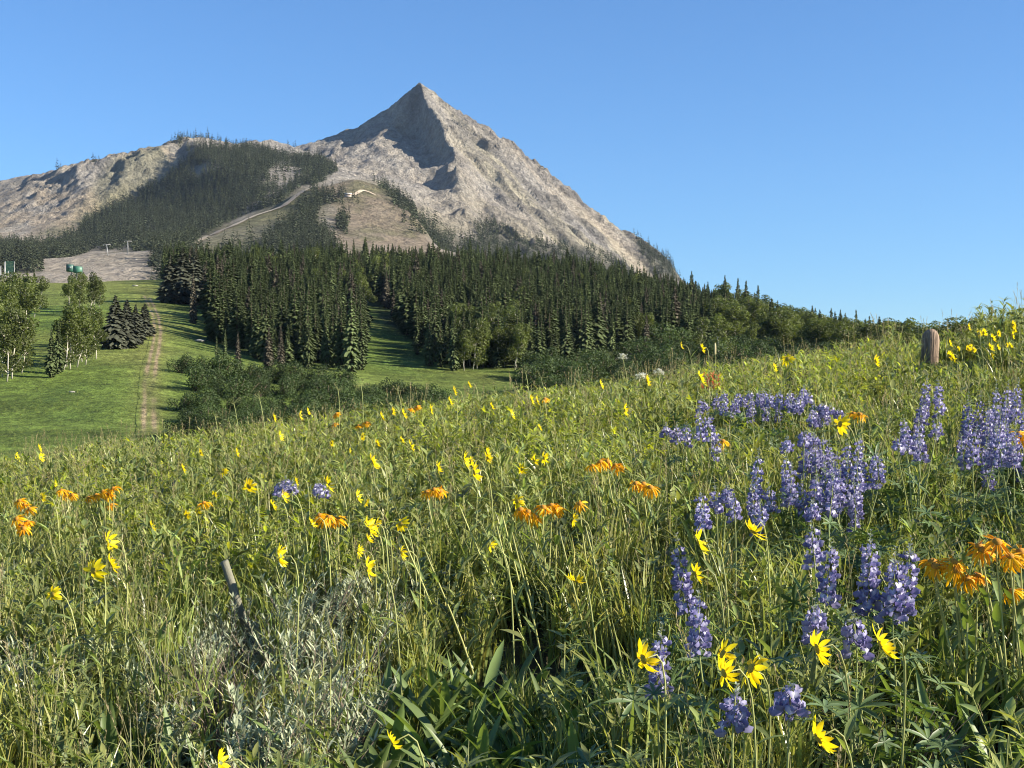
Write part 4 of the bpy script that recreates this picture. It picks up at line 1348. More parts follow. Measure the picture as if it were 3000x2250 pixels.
# lupine florets: blue violet keel and wings, pale spotted banner
def floret(seed, stage):
    r = random.Random(seed); mb = MB()
    vio = np.array([(0.245, 0.236, 0.43), (0.30, 0.29, 0.485), (0.175, 0.166, 0.36), (0.39, 0.38, 0.55)][seed % 4])
    pale = np.array([0.62, 0.61, 0.76]) if seed % 3 else np.array([0.90, 0.89, 0.92])
    if stage == 'bud':
        leaf_shape(mb, (0, 0, 0), (1, 0, 1.1), (0, 0, 1), 0.011, 0.006, 0, (0.42, 0.50, 0.36), 0.2, 0.4, 3, [0.5, 1, 0.8, 0])
        leaf_shape(mb, (0, 0, 0), (1, 0.3, 0.7), (0, 0, 1), 0.009, 0.005, 0, (0.55, 0.56, 0.62), 0.2, 0.4, 3, [0.5, 1, 0.8, 0])
        return mb.mesh("floret", M_lup)
    # banner: two upright lobes swept back
    for s in (-1, 1):
        V = [(0.006, 0, 0.003), (0.0085, s * 0.0052, 0.0075), (0.0065, s * 0.0062, 0.0125), (0.0045, s * 0.002, 0.0135), (0.0075, 0, 0.010)]
        mb.add(V, [[0, 1, 4], [1, 2, 4], [2, 3, 4]], 0, [pale, vio * 1.1, vio, vio * 1.2, pale])
        # wings: rounded pouch sides
        V = [(0.002, s * 0.001, 0.002), (0.008, s * 0.0048, 0.0055), (0.0155, s * 0.0030, 0.0045), (0.0145, s * 0.0018, -0.0012), (0.007, s * 0.0035, -0.002), (0.0165, 0, 0.003)]
        mb.add(V, [[0, 1, 4], [1, 2, 3, 4], [2, 5, 3]], 0, [vio, vio * 1.25, vio, vio * 0.85, vio * 0.9, vio * 1.1])
    mb.add([(0, 0, 0), (0.005, 0.002, 0.001), (0.005, -0.002, 0.001), (0.004, 0, -0.002)], [[0, 1, 2], [0, 2, 3], [0, 3, 1]], 0, (0.30, 0.36, 0.22))
    return mb.mesh("floret", M_lup)


FLORET = [floret(k, 'open') for k in range(6)]
BUD = [floret(k, 'bud') for k in range(2)]
PALM_LEAVES = []
for k in range(4):
    mb = MB(); r = random.Random(40 + k)
    mb.tube([(0, 0, 0), (0.03, 0, 0.035), (0.075, 0, 0.055)], [0.0014, 0.0012, 0.001], 3, 1, (0.9, 1, 0.8), cap=False)
    palmate(mb, (0.075, 0, 0.055), (0.5, 0, 1), 0.048, r)
    PALM_LEAVES.append(mb.mesh("leaf", [M_palm, M_stem]))


def raceme_layout(L, rnd, big=1.0):
    """positions of the florets up a spike of length L, bottom at 0"""
    out = []
    nw = max(6, int(L / 0.0165))
    for w in range(nw):
        t = w / (nw - 1); z = L * t
        stage = 'bud' if t > 0.78 else 'open'
        n = 6 if t < 0.5 else 5
        a0 = rnd.uniform(0, 6.28)
        s = (1.7 - 0.95 * t) if stage == 'open' else (1.25 - 0.7 * (t - 0.78) / 0.22)
        for k in range(n):
            if rnd.random() < (0.12 if t > 0.15 else 0.4): continue
            a = a0 + 6.283 * k / n + rnd.uniform(-0.25, 0.25)
            out.append((stage, a, z + rnd.uniform(-0.006, 0.006), big * s * rnd.uniform(0.75, 1.2), 0.008 if stage == 'open' else 0.002))
    return out


def mesh_data(me):
    V = np.empty(len(me.vertices) * 3, np.float32); me.vertices.foreach_get("co", V)
    c_ = np.empty(len(me.vertices) * 4, np.float32); me.attributes["tint"].data.foreach_get("color", c_)
    return V.reshape(-1, 3), [list(p.vertices) for p in me.polygons], c_.reshape(-1, 4)[:, :3]


_fd = {('open', k): mesh_data(m) for k, m in enumerate(FLORET)}
_fd.update({('bud', k): mesh_data(m) for k, m in enumerate(BUD)})


def lupine(u, vt, vb, label, h=0.60, group=None, singles=False, leaves=4, spikes=1):
    x, y, z = stand(u, vt, h * fr.uniform(0.95, 1.08))
    L = (vb - vt) / FPX * y
    bx, by = x + fr.uniform(-.02, .05), y + fr.uniform(0, .04)
    base = (bx, by, float(H_near(np.array(bx), np.array(by))) - 0.01)
    root = thing("blue_lupine", label, "flower", base, 0, group)
    for sp in range(spikes):
        top = np.array((x, y, z)) - np.array(base)
        Ls = L
        if sp: 
            top = top + np.array([fr.choice((-1, 1)) * fr.uniform(0.035, 0.11), fr.uniform(-.09, .09), -L * fr.uniform(-0.2, 0.6)]); Ls = L * fr.uniform(0.6, 1.2)
        tilt = np.array([fr.uniform(-.14, .12), fr.uniform(-.06, .06), 1.0]); tilt /= np.linalg.norm(tilt)
        low = top - tilt * Ls
        mb = MB(); mb.tube(smooth_path((0, 0, 0), (0, 0, low[2] * 0.6), tuple(low - tilt * 0.05), tuple(low), 6) + [tuple(top)], [0.003, 0.003, 0.0028, 0.0026, 0.0024, 0.0022, 0.0008], 5, 0, (0.9, 0.95, 1.0), cap=False); mb.build("stem", M_stem, root, True)
        lay_ = raceme_layout(Ls, fr, 1.18 if singles else 0.95)
        q = Vector(tilt).to_track_quat('Z', 'Y')
        if singles:
            axis = MB(); axis.tube([(0, 0, 0), (0, 0, Ls)], [0.002, 0.0007], 4, 0, (0.9, 0.95, 1), cap=False)
            rac = axis.build("raceme", M_stem, root)
            rac.location = tuple(low); rac.rotation_mode = 'QUATERNION'; rac.rotation_quaternion = q
            for st, a, zz, s, r0 in lay_:
                f = link("floret", fr.choice(FLORET if st == 'open' else BUD), rac)
                f.location = (math.cos(a) * r0, math.sin(a) * r0, zz); f.rotation_euler = (fr.uniform(-.4, .4), fr.uniform(-.45, .45), a); f.scale = (s, s, s)
        else:
            mb = MB(); M3 = q.to_matrix()
            for st, a, zz, s, r0 in lay_:
                V, F, c_ = _fd[(st, fr.randrange(6 if st == 'open' else 2))]
                E = np.array(M3 @ Euler((fr.uniform(-.4, .4), fr.uniform(-.45, .45), a)).to_matrix())
                o = np.array(M3 @ Vector((math.cos(a) * r0, math.sin(a) * r0, zz)))
                mb.add((V * s) @ E.T + o + low, F, 0, c_)
            mb.build("florets", M_lup, root)["kind"] = "stuff"
        for t in (0.1, 0.4, 0.7, 0.95):
            w = np.array(base) + top - tilt * Ls * t
            key(w[0], w[1], w[2], 0.024)
    for k in range(leaves):
        lf = link("leaf", fr.choice(PALM_LEAVES), root)
        t = fr.uniform(0.25, 0.95); lf.location = tuple(low * t); lf.rotation_euler = (fr.uniform(-.3, .3), fr.uniform(-.5, .2), fr.uniform(0, 6.28)); s = fr.uniform(0.8, 1.25); lf.scale = (s, s, s)
    return root
# ================================================================== PLANTING
G_Y = "yellow sunflowers of the meadow"
for u, v, lab, kw in [
    # foreground right
    (2395, 1901, "large yellow sunflower nodding left just below the middle lupine spikes", {}),
    (2582, 1889, "large yellow sunflower at the right, right neighbour of an equal one, under the lupine group", {}),
    (2398, 2163, "yellow sunflower lowest in the lower right, nearly at the bottom edge", {}),
    (2202, 1958, "yellow sunflower with long petals on a bent stem right of a pair of heads", {"face": (-0.75, -0.45, 0.3)}),
    (2118, 1916, "upper yellow head of the pair left of the bent stemmed sunflower", {"size": 0.85, "face": (-0.8, -0.35, 0.35)}),
    (2122, 1972, "lower yellow head of the pair left of the bent stemmed sunflower", {"size": 0.9}),
    (1886, 1931, "yellow sunflower seen side on against the lowest left lupine spike", {"face": (-0.95, -0.25, -0.05)}),
    (2048, 1588, "yellow sunflower hanging beside the top of the tall left lupine", {}),
    (2208, 1557, "yellow sunflower with drooping petals left of the white tipped lupine", {"face": (-0.6, -0.4, -0.7)}),
    (2039, 1681, "small half hidden yellow flower just right of the tall left lupine", {"size": 0.7}),
    # middle
    (1362, 1350, "upper left head of the bright yellow pair in the middle of the meadow", {}),
    (1390, 1384, "lower head of the bright yellow pair in the middle of the meadow", {}),
    (1428, 1328, "smaller yellow head up and right of the bright middle pair", {"size": 0.75}),
    (1564, 1349, "small yellow flower between the middle pair and the upper orange cluster", {"size": 0.7}),
    (1093, 1355, "yellow flower on a tall stem left of the bright middle pair", {}),
    (1048, 1455, "small pale yellow flower below the tall one in the left middle", {"size": 0.7}),
    (1083, 1545, "yellow flower halfway down the column of three in the left middle", {"size": 0.95}),
    (1078, 1666, "yellow flower lowest in the column of three in the left middle", {}),
    (1687, 1702, "faded brownish yellow flower low in the centre of the grass", {"size": 0.8, "face": (-0.2, -0.3, -0.9)}),
    (961, 1418, "yellow flower left of the column of three, at mid height of the meadow", {}),
    (729, 1425, "yellow flower with drooping petals in the left half above the stake", {"face": (-0.6, -0.5, -0.4)}),
    (832, 1455, "small yellow flower between the stake and the pale blue lupine patch", {"size": 0.75}),
    (820, 1630, "yellow flower just right of the leaning wooden stake", {"face": (-0.95, -0.2, -0.1)}),
    # left
    (319, 1585, "yellow flower uppermost of the group of three at the left", {}),
    (274, 1672, "yellow flower facing the viewer, lower left of the group of three", {"face": (-0.45, -0.85, -0.1)}),
    (327, 1654, "yellow flower right of the one facing the viewer in the left group", {"size": 0.85}),
    (154, 1741, "small yellow flower with dark disc at the far left", {"size": 0.75, "face": (-0.3, -0.9, 0.0)}),
    (645, 2236, "yellow flower cut by the bottom edge left of centre", {"size": 0.7}),
    (1150, 2176, "small dull yellow flower near the bottom edge below the broad leaves", {"size": 0.6}),
    # right, further up the bank
    (2307, 1052, "yellow sunflower with spread petals standing against the far woods at the right", {"face": (-0.5, -0.55, 0.5), "size": 1.3}),
    (2269, 1077, "small yellow flower just left of the spread one against the woods", {"size": 0.9}),
    (2566, 1058, "small yellow flower on the crest left of the fence post", {}),
    (2462, 1243, "pale yellow flower beside a small orange one among the upper lupines", {"face": (-0.9, -0.3, 0.1), "size": 1.1}),
    (1996, 1014, "tiny yellow flower highest above the crest left of the thin grass spike", {"h": 0.72}),
    (2057, 1021, "pale yellow flower above the crest nearest the thin grass spike", {"h": 0.70, "size": 1.1}),
    (2052, 1107, "yellow flower on the crest left of the coral pink bloom", {"size": 1.4}),
    (1896, 1116, "cream yellow flower on the crest between two white umbels", {"size": 1.2}),
]:
    sunflower(u, v, lab, group=G_Y, **kw)
for u, v, s in [(115, 1313, 1), (120, 1340, 1), (48, 1337, .9), (536, 1374, .9), (693, 1325, .9), (879, 1217, 1.2), (902, 1206, 1), (803, 1224, 1), (821, 1278, 1), (1205, 1307, .8), (1283, 1370, .7)]:
    sunflower(u, v, "small far yellow flower along the left crest of the meadow", h=0.52, group="small yellow flowers on the left crest", size=s)
for u, v, s in [(1119, 1222, 1.1), (1182, 1213, 1.2), (1331, 1146, 1.1), (1318, 1176, 1), (1374, 1127, .9), (1557, 1172, 1), (1573, 1174, 1), (1761, 1127, 1), (1831, 1202, .9), (1500, 1215, .9), (1262, 1200, 1.0), (1150, 1205, 1), (1440, 1190, .8)]:
    sunflower(u, v, "small far yellow flower along the middle crest of the meadow", h=0.55, group="small yellow flowers on the middle crest", size=s)
for i in range(24):
    u = fr.uniform(2775, 2995); v = fr.uniform(955, 1062) - 0.10 * (u - 2800) * 0.4
    sunflower(u, v, "yellow flower in the bright patch at the top right against the sky", h=fr.uniform(0.35, 0.5), group="yellow flowers at the top right", size=fr.uniform(0.6, 0.95), leaves=1)

for i in range(34):
    u = fr.uniform(60, 1750); v = fr.uniform(1330, 1700) - 0.06 * u
    if 580 < u < 780 and v > 1500: continue
    sunflower(u, v, "small scattered yellow flower half hidden in the grass of the left and middle meadow", h=fr.uniform(0.42, 0.55), group="small scattered yellow flowers", face=(fr.uniform(-1, -0.4), fr.uniform(-0.8, 0.3), fr.uniform(-0.5, 0.3)), size=fr.uniform(0.45, 0.75), leaves=1)

G_O = "orange sneezeweed clumps"
for heads, lab, kw in [
    ([(48, 1520), (63, 1536), (82, 1528), (70, 1548)], "cluster of orange drooping flowers at the far left edge", {}),
    ([(57, 1467), (87, 1491), (70, 1480)], "small orange flowers above the far left orange cluster", {}),
    ([(193, 1443), (180, 1436), (212, 1450)], "left end of the row of orange flowers at upper left", {}),
    ([(259, 1458), (281, 1450), (301, 1440), (331, 1431), (318, 1448), (325, 1479)], "brightest wide orange cluster at upper left", {}),
    ([(597, 1473)], "lone dull orange flower in the left middle", {}),
    ([(935, 1510), (964, 1515), (988, 1521), (950, 1522)], "orange cluster left of the column of yellow flowers", {}),
    ([(1250, 1441), (1271, 1434), (1290, 1438)], "dull orange cluster below the bright yellow pair", {}),
    ([(1525, 1493), (1548, 1500), (1566, 1516), (1592, 1486), (1615, 1480), (1630, 1492)], "large orange cluster in the centre with drooping petals", {}),
    ([(1699, 1476)], "single orange flower right of the large centre cluster", {}),
    ([(1735, 1364), (1758, 1354), (1780, 1352), (1802, 1362), (1812, 1370)], "wide orange cluster up and right of the centre", {}),
    ([(1862, 1416), (1885, 1418), (1906, 1428)], "orange and yellow cluster below right of the wide orange one", {}),
    ([(2118, 1292)], "single golden flower beside the upper left lupines", {"h": 0.45}),
    ([(2732, 1645), (2742, 1660), (2796, 1646), (2800, 1668), (2832, 1696), (2866, 1686)], "big orange cluster with tall pale stems at the right", {"h": 0.52}),
    ([(2868, 1600), (2880, 1612), (2922, 1588), (2960, 1630), (2966, 1648), (2990, 1616)], "big orange cluster at the right frame edge", {"h": 0.56}),
    ([(2985, 1270), (2994, 1282)], "golden flower cut by the right edge beside the lupines", {"h": 0.5}),
    ([(2964, 1732)], "faded orange flower under the cluster at the right edge", {"h": 0.45}),
    ([(979, 1242), (985, 1212)], "orange flowers on the crest left of centre", {}),
    ([(1050, 1247), (1074, 1238)], "orange pair on the crest beside yellow flowers", {}),
    ([(1205, 1198), (1222, 1192)], "golden orange flowers on the crest below the glade", {}),
    ([(1596, 1168)], "lone orange flower on the crest under the right hand forest", {}),
    ([(2501, 1211), (2520, 1214)], "small orange flower beside the pale yellow one among the upper lupines", {}),
]:
    sneezeweed(heads, lab, group=G_O, **kw)

G_L = "blue lupines of the meadow"
for u, vt, vb, lab, big in [
    (2551, 1552, 1800, "tallest lupine spike in the middle of the lower right group", 1),
    (2624, 1606, 1815, "lupine spike just right of the tallest one in the lower right group", 1),
    (2669, 1580, 1808, "rightmost lupine spike of the lower right group beside the orange cluster", 1),
    (2434, 1588, 1768, "lupine spike left of the tallest one in the lower right group", 1),
    (2377, 1530, 1665, "white tipped lupine spike at the left of the lower right group", 1),
    (2386, 1762, 1868, "short lupine spike above the large yellow sunflower", 1),
    (2500, 1800, 1915, "lupine spike low in the group between the two large yellow sunflowers", 1),
    (1983, 1568, 1800, "tall lupine spike standing alone left of the lower right group", 1),
    (2045, 1735, 1920, "lupine spike leaning right below the tall lone one", 1),
    (1940, 1825, 2040, "broad pale topped lupine spike lowest in the left lupine group", 1),
    (2157, 2010, 2140, "dark blue lupine spike near the bottom edge", 1),
    (2316, 2005, 2090, "short lupine spike low between the yellow sunflowers", 1),
    (2223, 1316, 1490, "slender lupine spike left of the dense purple mass", 0),
    (2093, 1413, 1505, "short lupine spike in the upper left of the lupine drift", 0),
    (2145, 1440, 1525, "short lupine spike right of the leftmost one in the drift", 0),
    (2320, 1358, 1475, "lupine spike between the slender one and the dense purple mass", 0),
    (2374, 1258, 1375, "lupine spike behind the dense purple mass", 0),
    (2718, 1100, 1240, "white flecked lupine spike standing high near the fence post", 0),
    (2690, 1225, 1325, "lupine spike at the foot of the high white flecked one", 0),
    (2650, 1235, 1330, "lupine spike left and below the high white flecked one", 0),
    (2046, 1206, 1290, "lupine spike at the upper left end of the drift", 0),
    (1982, 1240, 1295, "faint lupine spike farthest left in the upper drift", 0),
    (2360, 1262, 1305, "small lupine spike between the drift and the orange flower", 0),
]:
    lupine(u, vt, vb, lab, group=G_L, singles=bool(big), spikes=1 if big else 3)
for k, (u, vt, vb) in enumerate([(2415, 1350, 1490), (2395, 1400, 1500), (2440, 1340, 1480), (2462, 1375, 1500), (2485, 1330, 1470), (2510, 1345, 1455), (2405, 1310, 1420), (2455, 1315, 1430), (2530, 1335, 1440), (2480, 1290, 1400), (2430, 1290, 1400), (2500, 1400, 1500), (2440, 1430, 1510)]):
    lupine(u, vt, vb, "lupine spike in the dense purple mass right of centre", group="lupines of the dense mass", h=0.52, spikes=2)
for k, (u, vt, vb) in enumerate([(2845, 1180, 1330), (2873, 1150, 1300), (2900, 1165, 1330), (2860, 1250, 1370), (2915, 1250, 1370), (2945, 1240, 1370), (2975, 1250, 1380), (2955, 1117, 1230), (2985, 1110, 1240), (2930, 1190, 1320), (2815, 1270, 1370), (2995, 1180, 1300)]):
    lupine(u, vt, vb, "lupine spike in the crowd at the upper right edge", group="lupines at the upper right edge", h=0.55, spikes=2)
for k, (u, vt, vb) in enumerate([(2100, 1147, 1197), (2161, 1143, 1192), (2235, 1140, 1200), (2255, 1146, 1192), (2285, 1142, 1195), (2315, 1138, 1192), (2345, 1150, 1200), (2385, 1178, 1222), (2434, 1184, 1220), (2205, 1160, 1210), (2120, 1165, 1215), (2415, 1195, 1240)]):
    lupine(u, vt, vb, "far lupine spike in the blue band below the right crest", group="lupines of the far blue band", h=0.48, leaves=2, spikes=3)
for u, vt, vb in [(838, 1395, 1440), (858, 1405, 1445), (820, 1408, 1450), (934, 1412, 1450), (950, 1420, 1455)]:
    lupine(u, vt, vb, "pale distant lupine spike in the left middle of the meadow", group="pale lupines in the left middle", h=0.48, leaves=2)

# ---- broad leaved plants, every leaf its own part
BL = []
for k in range(6):
    mb = MB()
    L, W, cu_ = [(0.23, 0.034, 0.5), (0.26, 0.040, 0.8), (0.19, 0.036, 0.35), (0.28, 0.032, 0.6), (0.21, 0.045, 1.1), (0.24, 0.030, 0.25)][k]
    leaf_shape(mb, (0, 0, 0), (0.3, 0, 1), (-1, 0, 0.3), L, W, 0, (1, 1, 1), cu_, 0.16, 7, [0.15, 0.3, 0.62, 0.95, 1.0, 0.72, 0.0])
    BL.append(mb.mesh("leaf", M_broad, True))
for u, v, s, nl, lab, grp in [
    (1120, 2010, 1.0, 9, "broad leaved plant at the lower centre, leftmost of the leafy patch", 0), (1215, 2000, 1.05, 10, "broad leaved plant with long upright leaves under the tall pale stems", 0),
    (1300, 1960, 1.0, 9, "broad leaved plant right of the tall pale stems", 0), (1385, 1950, 1.0, 9, "broad leaved plant in the middle of the leafy patch", 0),
    (1450, 1890, 0.95, 8, "broad leaved plant at the upper right of the leafy patch", 0), (1560, 2050, 1.0, 9, "broad leaved plant left of the lowest lupine", 0),
    (1060, 2130, 1.0, 9, "broad leaved plant near the bottom edge left of centre", 0), (1000, 2185, 0.95, 8, "broad leaved plant touching the bottom edge left of centre", 0),
    (1255, 2130, 1.1, 10, "big broad leaved plant at the bottom centre", 0), (1390, 2110, 1.05, 9, "big broad leaved plant right of the bottom centre", 0),
    (1660, 1990, 0.9, 8, "broad leaved plant right of centre under the grass", 0), (1510, 2165, 1.0, 9, "broad leaved plant at the bottom below the leafy patch", 0), (1700, 2120, 0.95, 8, "broad leaved plant at the bottom right of centre", 0),
    (1170, 1900, 0.9, 8, "broad leaved plant above the leftmost of the leafy patch", 0), (1340, 2040, 1.0, 9, "broad leaved plant low between the tall stems and the patch middle", 0), (1160, 2080, 1.0, 9, "broad leaved plant low left of the tall pale stems", 0), (1450, 2030, 1.0, 9, "broad leaved plant low right in the leafy patch", 0),
    (1320, 2190, 1.0, 9, "broad leaved plant at the very bottom centre", 0), (1180, 2200, 1.0, 9, "broad leaved plant at the very bottom left of centre", 0), (1440, 2200, 1.0, 9, "broad leaved plant at the very bottom right of centre", 0), (1600, 2190, 1.0, 8, "broad leaved plant at the bottom edge left of the dark lupine", 0), (1540, 1930, 0.9, 8, "broad leaved plant between the leafy patch and the faded flower", 0), (1040, 1990, 0.9, 8, "broad leaved plant beside the grey sage patch", 0),
    (2760, 1830, 1.0, 9, "leafy plant under the big orange cluster at the right", 0), (2880, 2010, 1.0, 9, "upright leafy plant right of the large sunflowers", 0), (2720, 2140, 1.0, 9, "bright upright leafy plant at the lower right", 0),
    (130, 1690, 0.9, 7, "broad leaved plant beside the small dark disc sunflower at the left", 0), (90, 1620, 0.85, 6, "broad leaved plant at the left below the orange cluster", 0),
    (330, 2070, 1.0, 8, "dark broad leaved plant at the lower left", 0), (520, 2140, 1.0, 9, "dark broad leaved plant at the bottom left", 0), (200, 2150, 1.0, 8, "broad leaved plant in the bottom left corner", 0), (640, 2190, 1.0, 8, "broad leaved plant at the bottom beside the dead brush", 0), (420, 2010, 0.95, 7, "broad leaved plant above the dark bottom left ones", 0),
    (2900, 1790, 1.05, 10, "leafy base of the orange cluster at the right", 0), (2960, 1900, 1.05, 10, "broad leaved plant at the right edge below the orange clusters", 0), (2820, 1930, 1.0, 9, "broad leaved plant below the left half of the right orange clusters", 0),
    (2800, 2080, 1.05, 10, "bright broad leaved plant in the lower right corner region", 0), (2870, 2160, 1.05, 10, "broad leaved plant at the bottom near the right corner", 0), (2965, 2120, 1.0, 9, "broad leaved plant in the lower right corner", 0), (2700, 1960, 0.95, 8, "broad leaved plant between the lupines and the right corner", 0),
    (2750, 1480, 0.9, 8, "narrow leaved clump below the upper right lupines", 0), (2850, 1500, 0.95, 9, "leaf clump behind the right orange clusters", 0), (2930, 1480, 0.95, 8, "leaf clump at the right edge above the orange cluster", 0),
    (1890, 1530, 0.85, 7, "leaf clump below the orange and yellow cluster", 0), (1850, 1590, 0.85, 7, "leaf clump left of the tall lone lupine", 0), (1200, 1720, 0.8, 6, "leaf clump on the tall pale stems in the centre", 0),
]:
    x, y, z = stand(u, v, 0.26)
    base = (x, y, float(H_near(np.array(x), np.array(y))) - 0.005)
    KEYS.append((u, v + 10, y, 75 * 3.6 / y * 0.35))
    s *= 1.18
    root = thing("broad_leaved_plant", lab, "plant", base, fr.uniform(0, 6.28), "broad leaved plants")
    for k in range(nl + 8):
        lf = link("leaf", BL[fr.randrange(6)], root)
        a = fr.uniform(0, 6.28); q = fr.uniform(0, 0.09)
        lf.location = (math.cos(a) * q, math.sin(a) * q, 0); lf.rotation_euler = (fr.uniform(-.25, .25), fr.uniform(-.2, .55), a)
        sc_ = s * fr.uniform(0.75, 1.25); lf.scale = (sc_ * fr.uniform(0.85, 1.2), sc_ * fr.uniform(0.55, 0.95), sc_)

# tall bare pale stems in the centre
for u, v, lab in [(1455, 1540, "tall pale stem leftmost of the bundle in the centre"), (1470, 1500, "tall pale stem second of the bundle in the centre"), (1487, 1470, "tallest pale stem of the bundle in the centre"), (1500, 1560, "thick pale stem right of the tallest in the centre"),
                  (1175, 1560, "long pale stem leaning right in the left middle"), (1240, 1600, "upright pale stem left of the centre bundle"), (1345, 1480, "pale stem under the bright yellow pair"), (1640, 1560, "pale stem leaning left below the large orange cluster"), (1715, 1540, "pale stem right of the large orange cluster")]:
    x, y, z = stand(u, v, 0.55)
    lean = 0.12 if u > 1400 else 0.2
    bx = x + lean; base = (bx, y, float(H_near(np.array(bx), np.array(y))) - 0.01)
    root = thing("bare_stem", lab, "stem", base, 0, "tall pale stems")
    path = smooth_path((0, 0, 0), (-lean * 0.25, 0, (z - base[2]) * 0.4), (-lean * 0.8, 0, (z - base[2]) * 0.8), (x - bx, 0, z - base[2]), 7)
    mb = MB(); mb.tube(path, [0.0042, 0.004, 0.0038, 0.0035, 0.0032, 0.003, 0.0022], 5, 0, (1.15, 1.1, 1.0)); mb.build("stem", M_stem, root, True)
    stem_leaves(root, (0, 0, 0), path, 5, 0.10, 0.016, fr, M_forb, el=(0.8, 1.3))
    for t in (0.25, 0.5, 0.75, 1.0):
        p = path[int(t * 6)]; key(base[0] + p[0], base[1] + p[1], base[2] + p[2], 0.012)

# ---- white umbels, seed heads and the rest that stands against the woods
def umbel(name, u, v, label, cat, mat, rad, n_ray, h, floret_n, group=None, fsize=0.0035, nod=0.0):
    x, y, z = stand(u, v, h)
    bx = x + fr.uniform(0.0, 0.08); base = (bx, y, float(H_near(np.array(bx), np.array(y))) - 0.01)
    root = thing(name, label, cat, base, 0, group)
    top = np.array((x - bx, 0, z - base[2]))
    path = smooth_path((0, 0, 0), (0, 0, top[2] * 0.5), tuple(top - np.array([-0.02, 0, 0.12])), tuple(top - np.array([0, 0, rad * 0.8])), 7)
    mb = MB(); mb.tube(path, [0.0032, 0.003, 0.0028, 0.0026, 0.0024, 0.0022, 0.002], 5, 0, (0.95, 1, 1)); mb.build("stem", M_stem, root, True)
    rays = MB(); fl = MB()
    hub = np.array(path[-1])
    for k in range(n_ray):
        a = fr.uniform(0, 6.28); e = fr.uniform(-0.35, 1.5)
        d = np.array([math.cos(a) * math.cos(e), math.sin(a) * math.cos(e), math.sin(e) * 0.8 + 0.15])
        tip = hub + d * rad * fr.uniform(0.85, 1.05)
        rays.tube([hub, tip], [0.0008, 0.0006], 3, 0, (1, 1, 1), cap=False)
        for j in range(floret_n):
            o = tip + np.array([fr.gauss(0, 1), fr.gauss(0, 1), fr.gauss(0, 0.7)]) * rad * 0.16
            aa = fr.uniform(0, 6.28); ee = fr.uniform(-0.3, 1.4)
            leaf_shape(fl, o, (math.cos(aa) * math.cos(ee), math.sin(aa) * math.cos(ee), math.sin(ee)), (0.1, 0.2, 1), fsize * 2, fsize * 1.4, 0, (fr.uniform(0.85, 1.1),) * 3, 0.3, 0.1, 2, [0.6, 1, 0])
    rays.build("rays", M_stem, root); fl.build("florets", mat, root)["kind"] = "stuff"
    stem_leaves(root, (0, 0, 0), path, 2, 0.09, 0.016, fr, M_forb)
    key(x, y, z, rad)
    return root


for u, v, lab, rd_ in [(1825, 1040, "white rounded umbel highest of the three on the crest", 0.040), (1878, 1097, "white umbel in the middle of the three on the crest", 0.037), (1929, 1085, "small white umbel at the right of the three on the crest", 0.030)]:
    umbel("white_umbel", u, v, lab, "flower", M_whitef, rd_, 34, 0.62, 9, "white umbels", 0.0042)
umbel("faded_umbel", 1822, 1080, "faded brown green umbel below the highest white one", "flower", M_straw, 0.05, 16, 0.5, 5, None, 0.004)
for u, v, lab, h in [(685, 1165, "thin umbel seed head leftmost against the dark willows", 0.75), (760, 1150, "tall umbel seed head rising before the willow thicket", 0.78), (990, 1125, "tall umbel seed head before the willow thicket", 0.75), (1058, 1112, "taller branching seed head beside the glade", 0.8),
                     (1166, 1128, "seed head on a thin stem at the right end of the thicket", 0.7), (630, 1205, "low seed head at the left part of the crest", 0.62), (920, 1180, "short seed head between the tall ones before the thicket", 0.6), (1540, 1075, "slender seed head before the right hand forest", 0.72), (1585, 1090, "nodding seed head right of the slender one", 0.66)]:
    umbel("umbel_seed_head", u, v, lab, "plant", M_straw, 0.055, 9, h, 3, "seed heads on the crest", 0.004)
# thin grass spike with pale tip
x, y, z = stand(2095, 1004, 0.70)
base = (x, y, float(H_near(np.array(x), np.array(y))) - 0.01)
root = thing("grass_spike", "single upright grass spike with pale tip above the crest", "grass", base)
mb = MB(); mb.tube([(0, 0, 0), (0.004, 0, (z - base[2]) * 0.5), (0, 0, z - base[2] - 0.09)], [0.003, 0.0026, 0.002], 5, 0, (0.8, 0.85, 0.8)); mb.build("stem", M_stem, root)
mb = MB(); mb.tube([(0, 0, z - base[2] - 0.10), (0, 0, z - base[2] - 0.085), (0, 0, z - base[2] - 0.03), (0, 0, z - base[2])], [0.003, 0.009, 0.009, 0.003], 8, 0, (1.4, 1.45, 1.4)); mb.build("spike", M_straw, root, True)
key(x, y, z - 0.1, 0.03)
# coral pink paintbrush
x, y, z = stand(2082, 1098, 0.5)
base = (x, y, float(H_near(np.array(x), np.array(y))) - 0.01)
root = thing("coral_paintbrush", "coral pink bloom on the crest right of a yellow flower", "flower", base)
mb = MB()
for k in range(4): mb.tube([(0, 0, 0), ((k - 1.5) * 0.03, 0, (z - base[2]) * 0.9)], [0.0026, 0.002], 4, 0, (0.9, 0.9, 0.9))
mb.build("stem", M_stem, root)
mb = MB()
for k in range(90):
    q = (k % 4 - 1.5) * 0.035; a = fr.uniform(0, 6.28); e = fr.uniform(0.5, 1.4)
    g_ = fr.uniform(0.8, 1.3)
    leaf_shape(mb, (q, 0, (z - base[2]) * fr.uniform(0.78, 1.0)), (math.cos(a) * math.cos(e), math.sin(a) * math.cos(e), math.sin(e)), (0, 0, 1), 0.04, 0.010, 0, (g_, g_ * fr.uniform(0.8, 1.6), g_), 0.4, 0.2, 3, [0.4, 1, 0.7, 0])
mb.build("bracts", M_pinkf, root)["kind"] = "stuff"
key(x, y, z, 0.08)
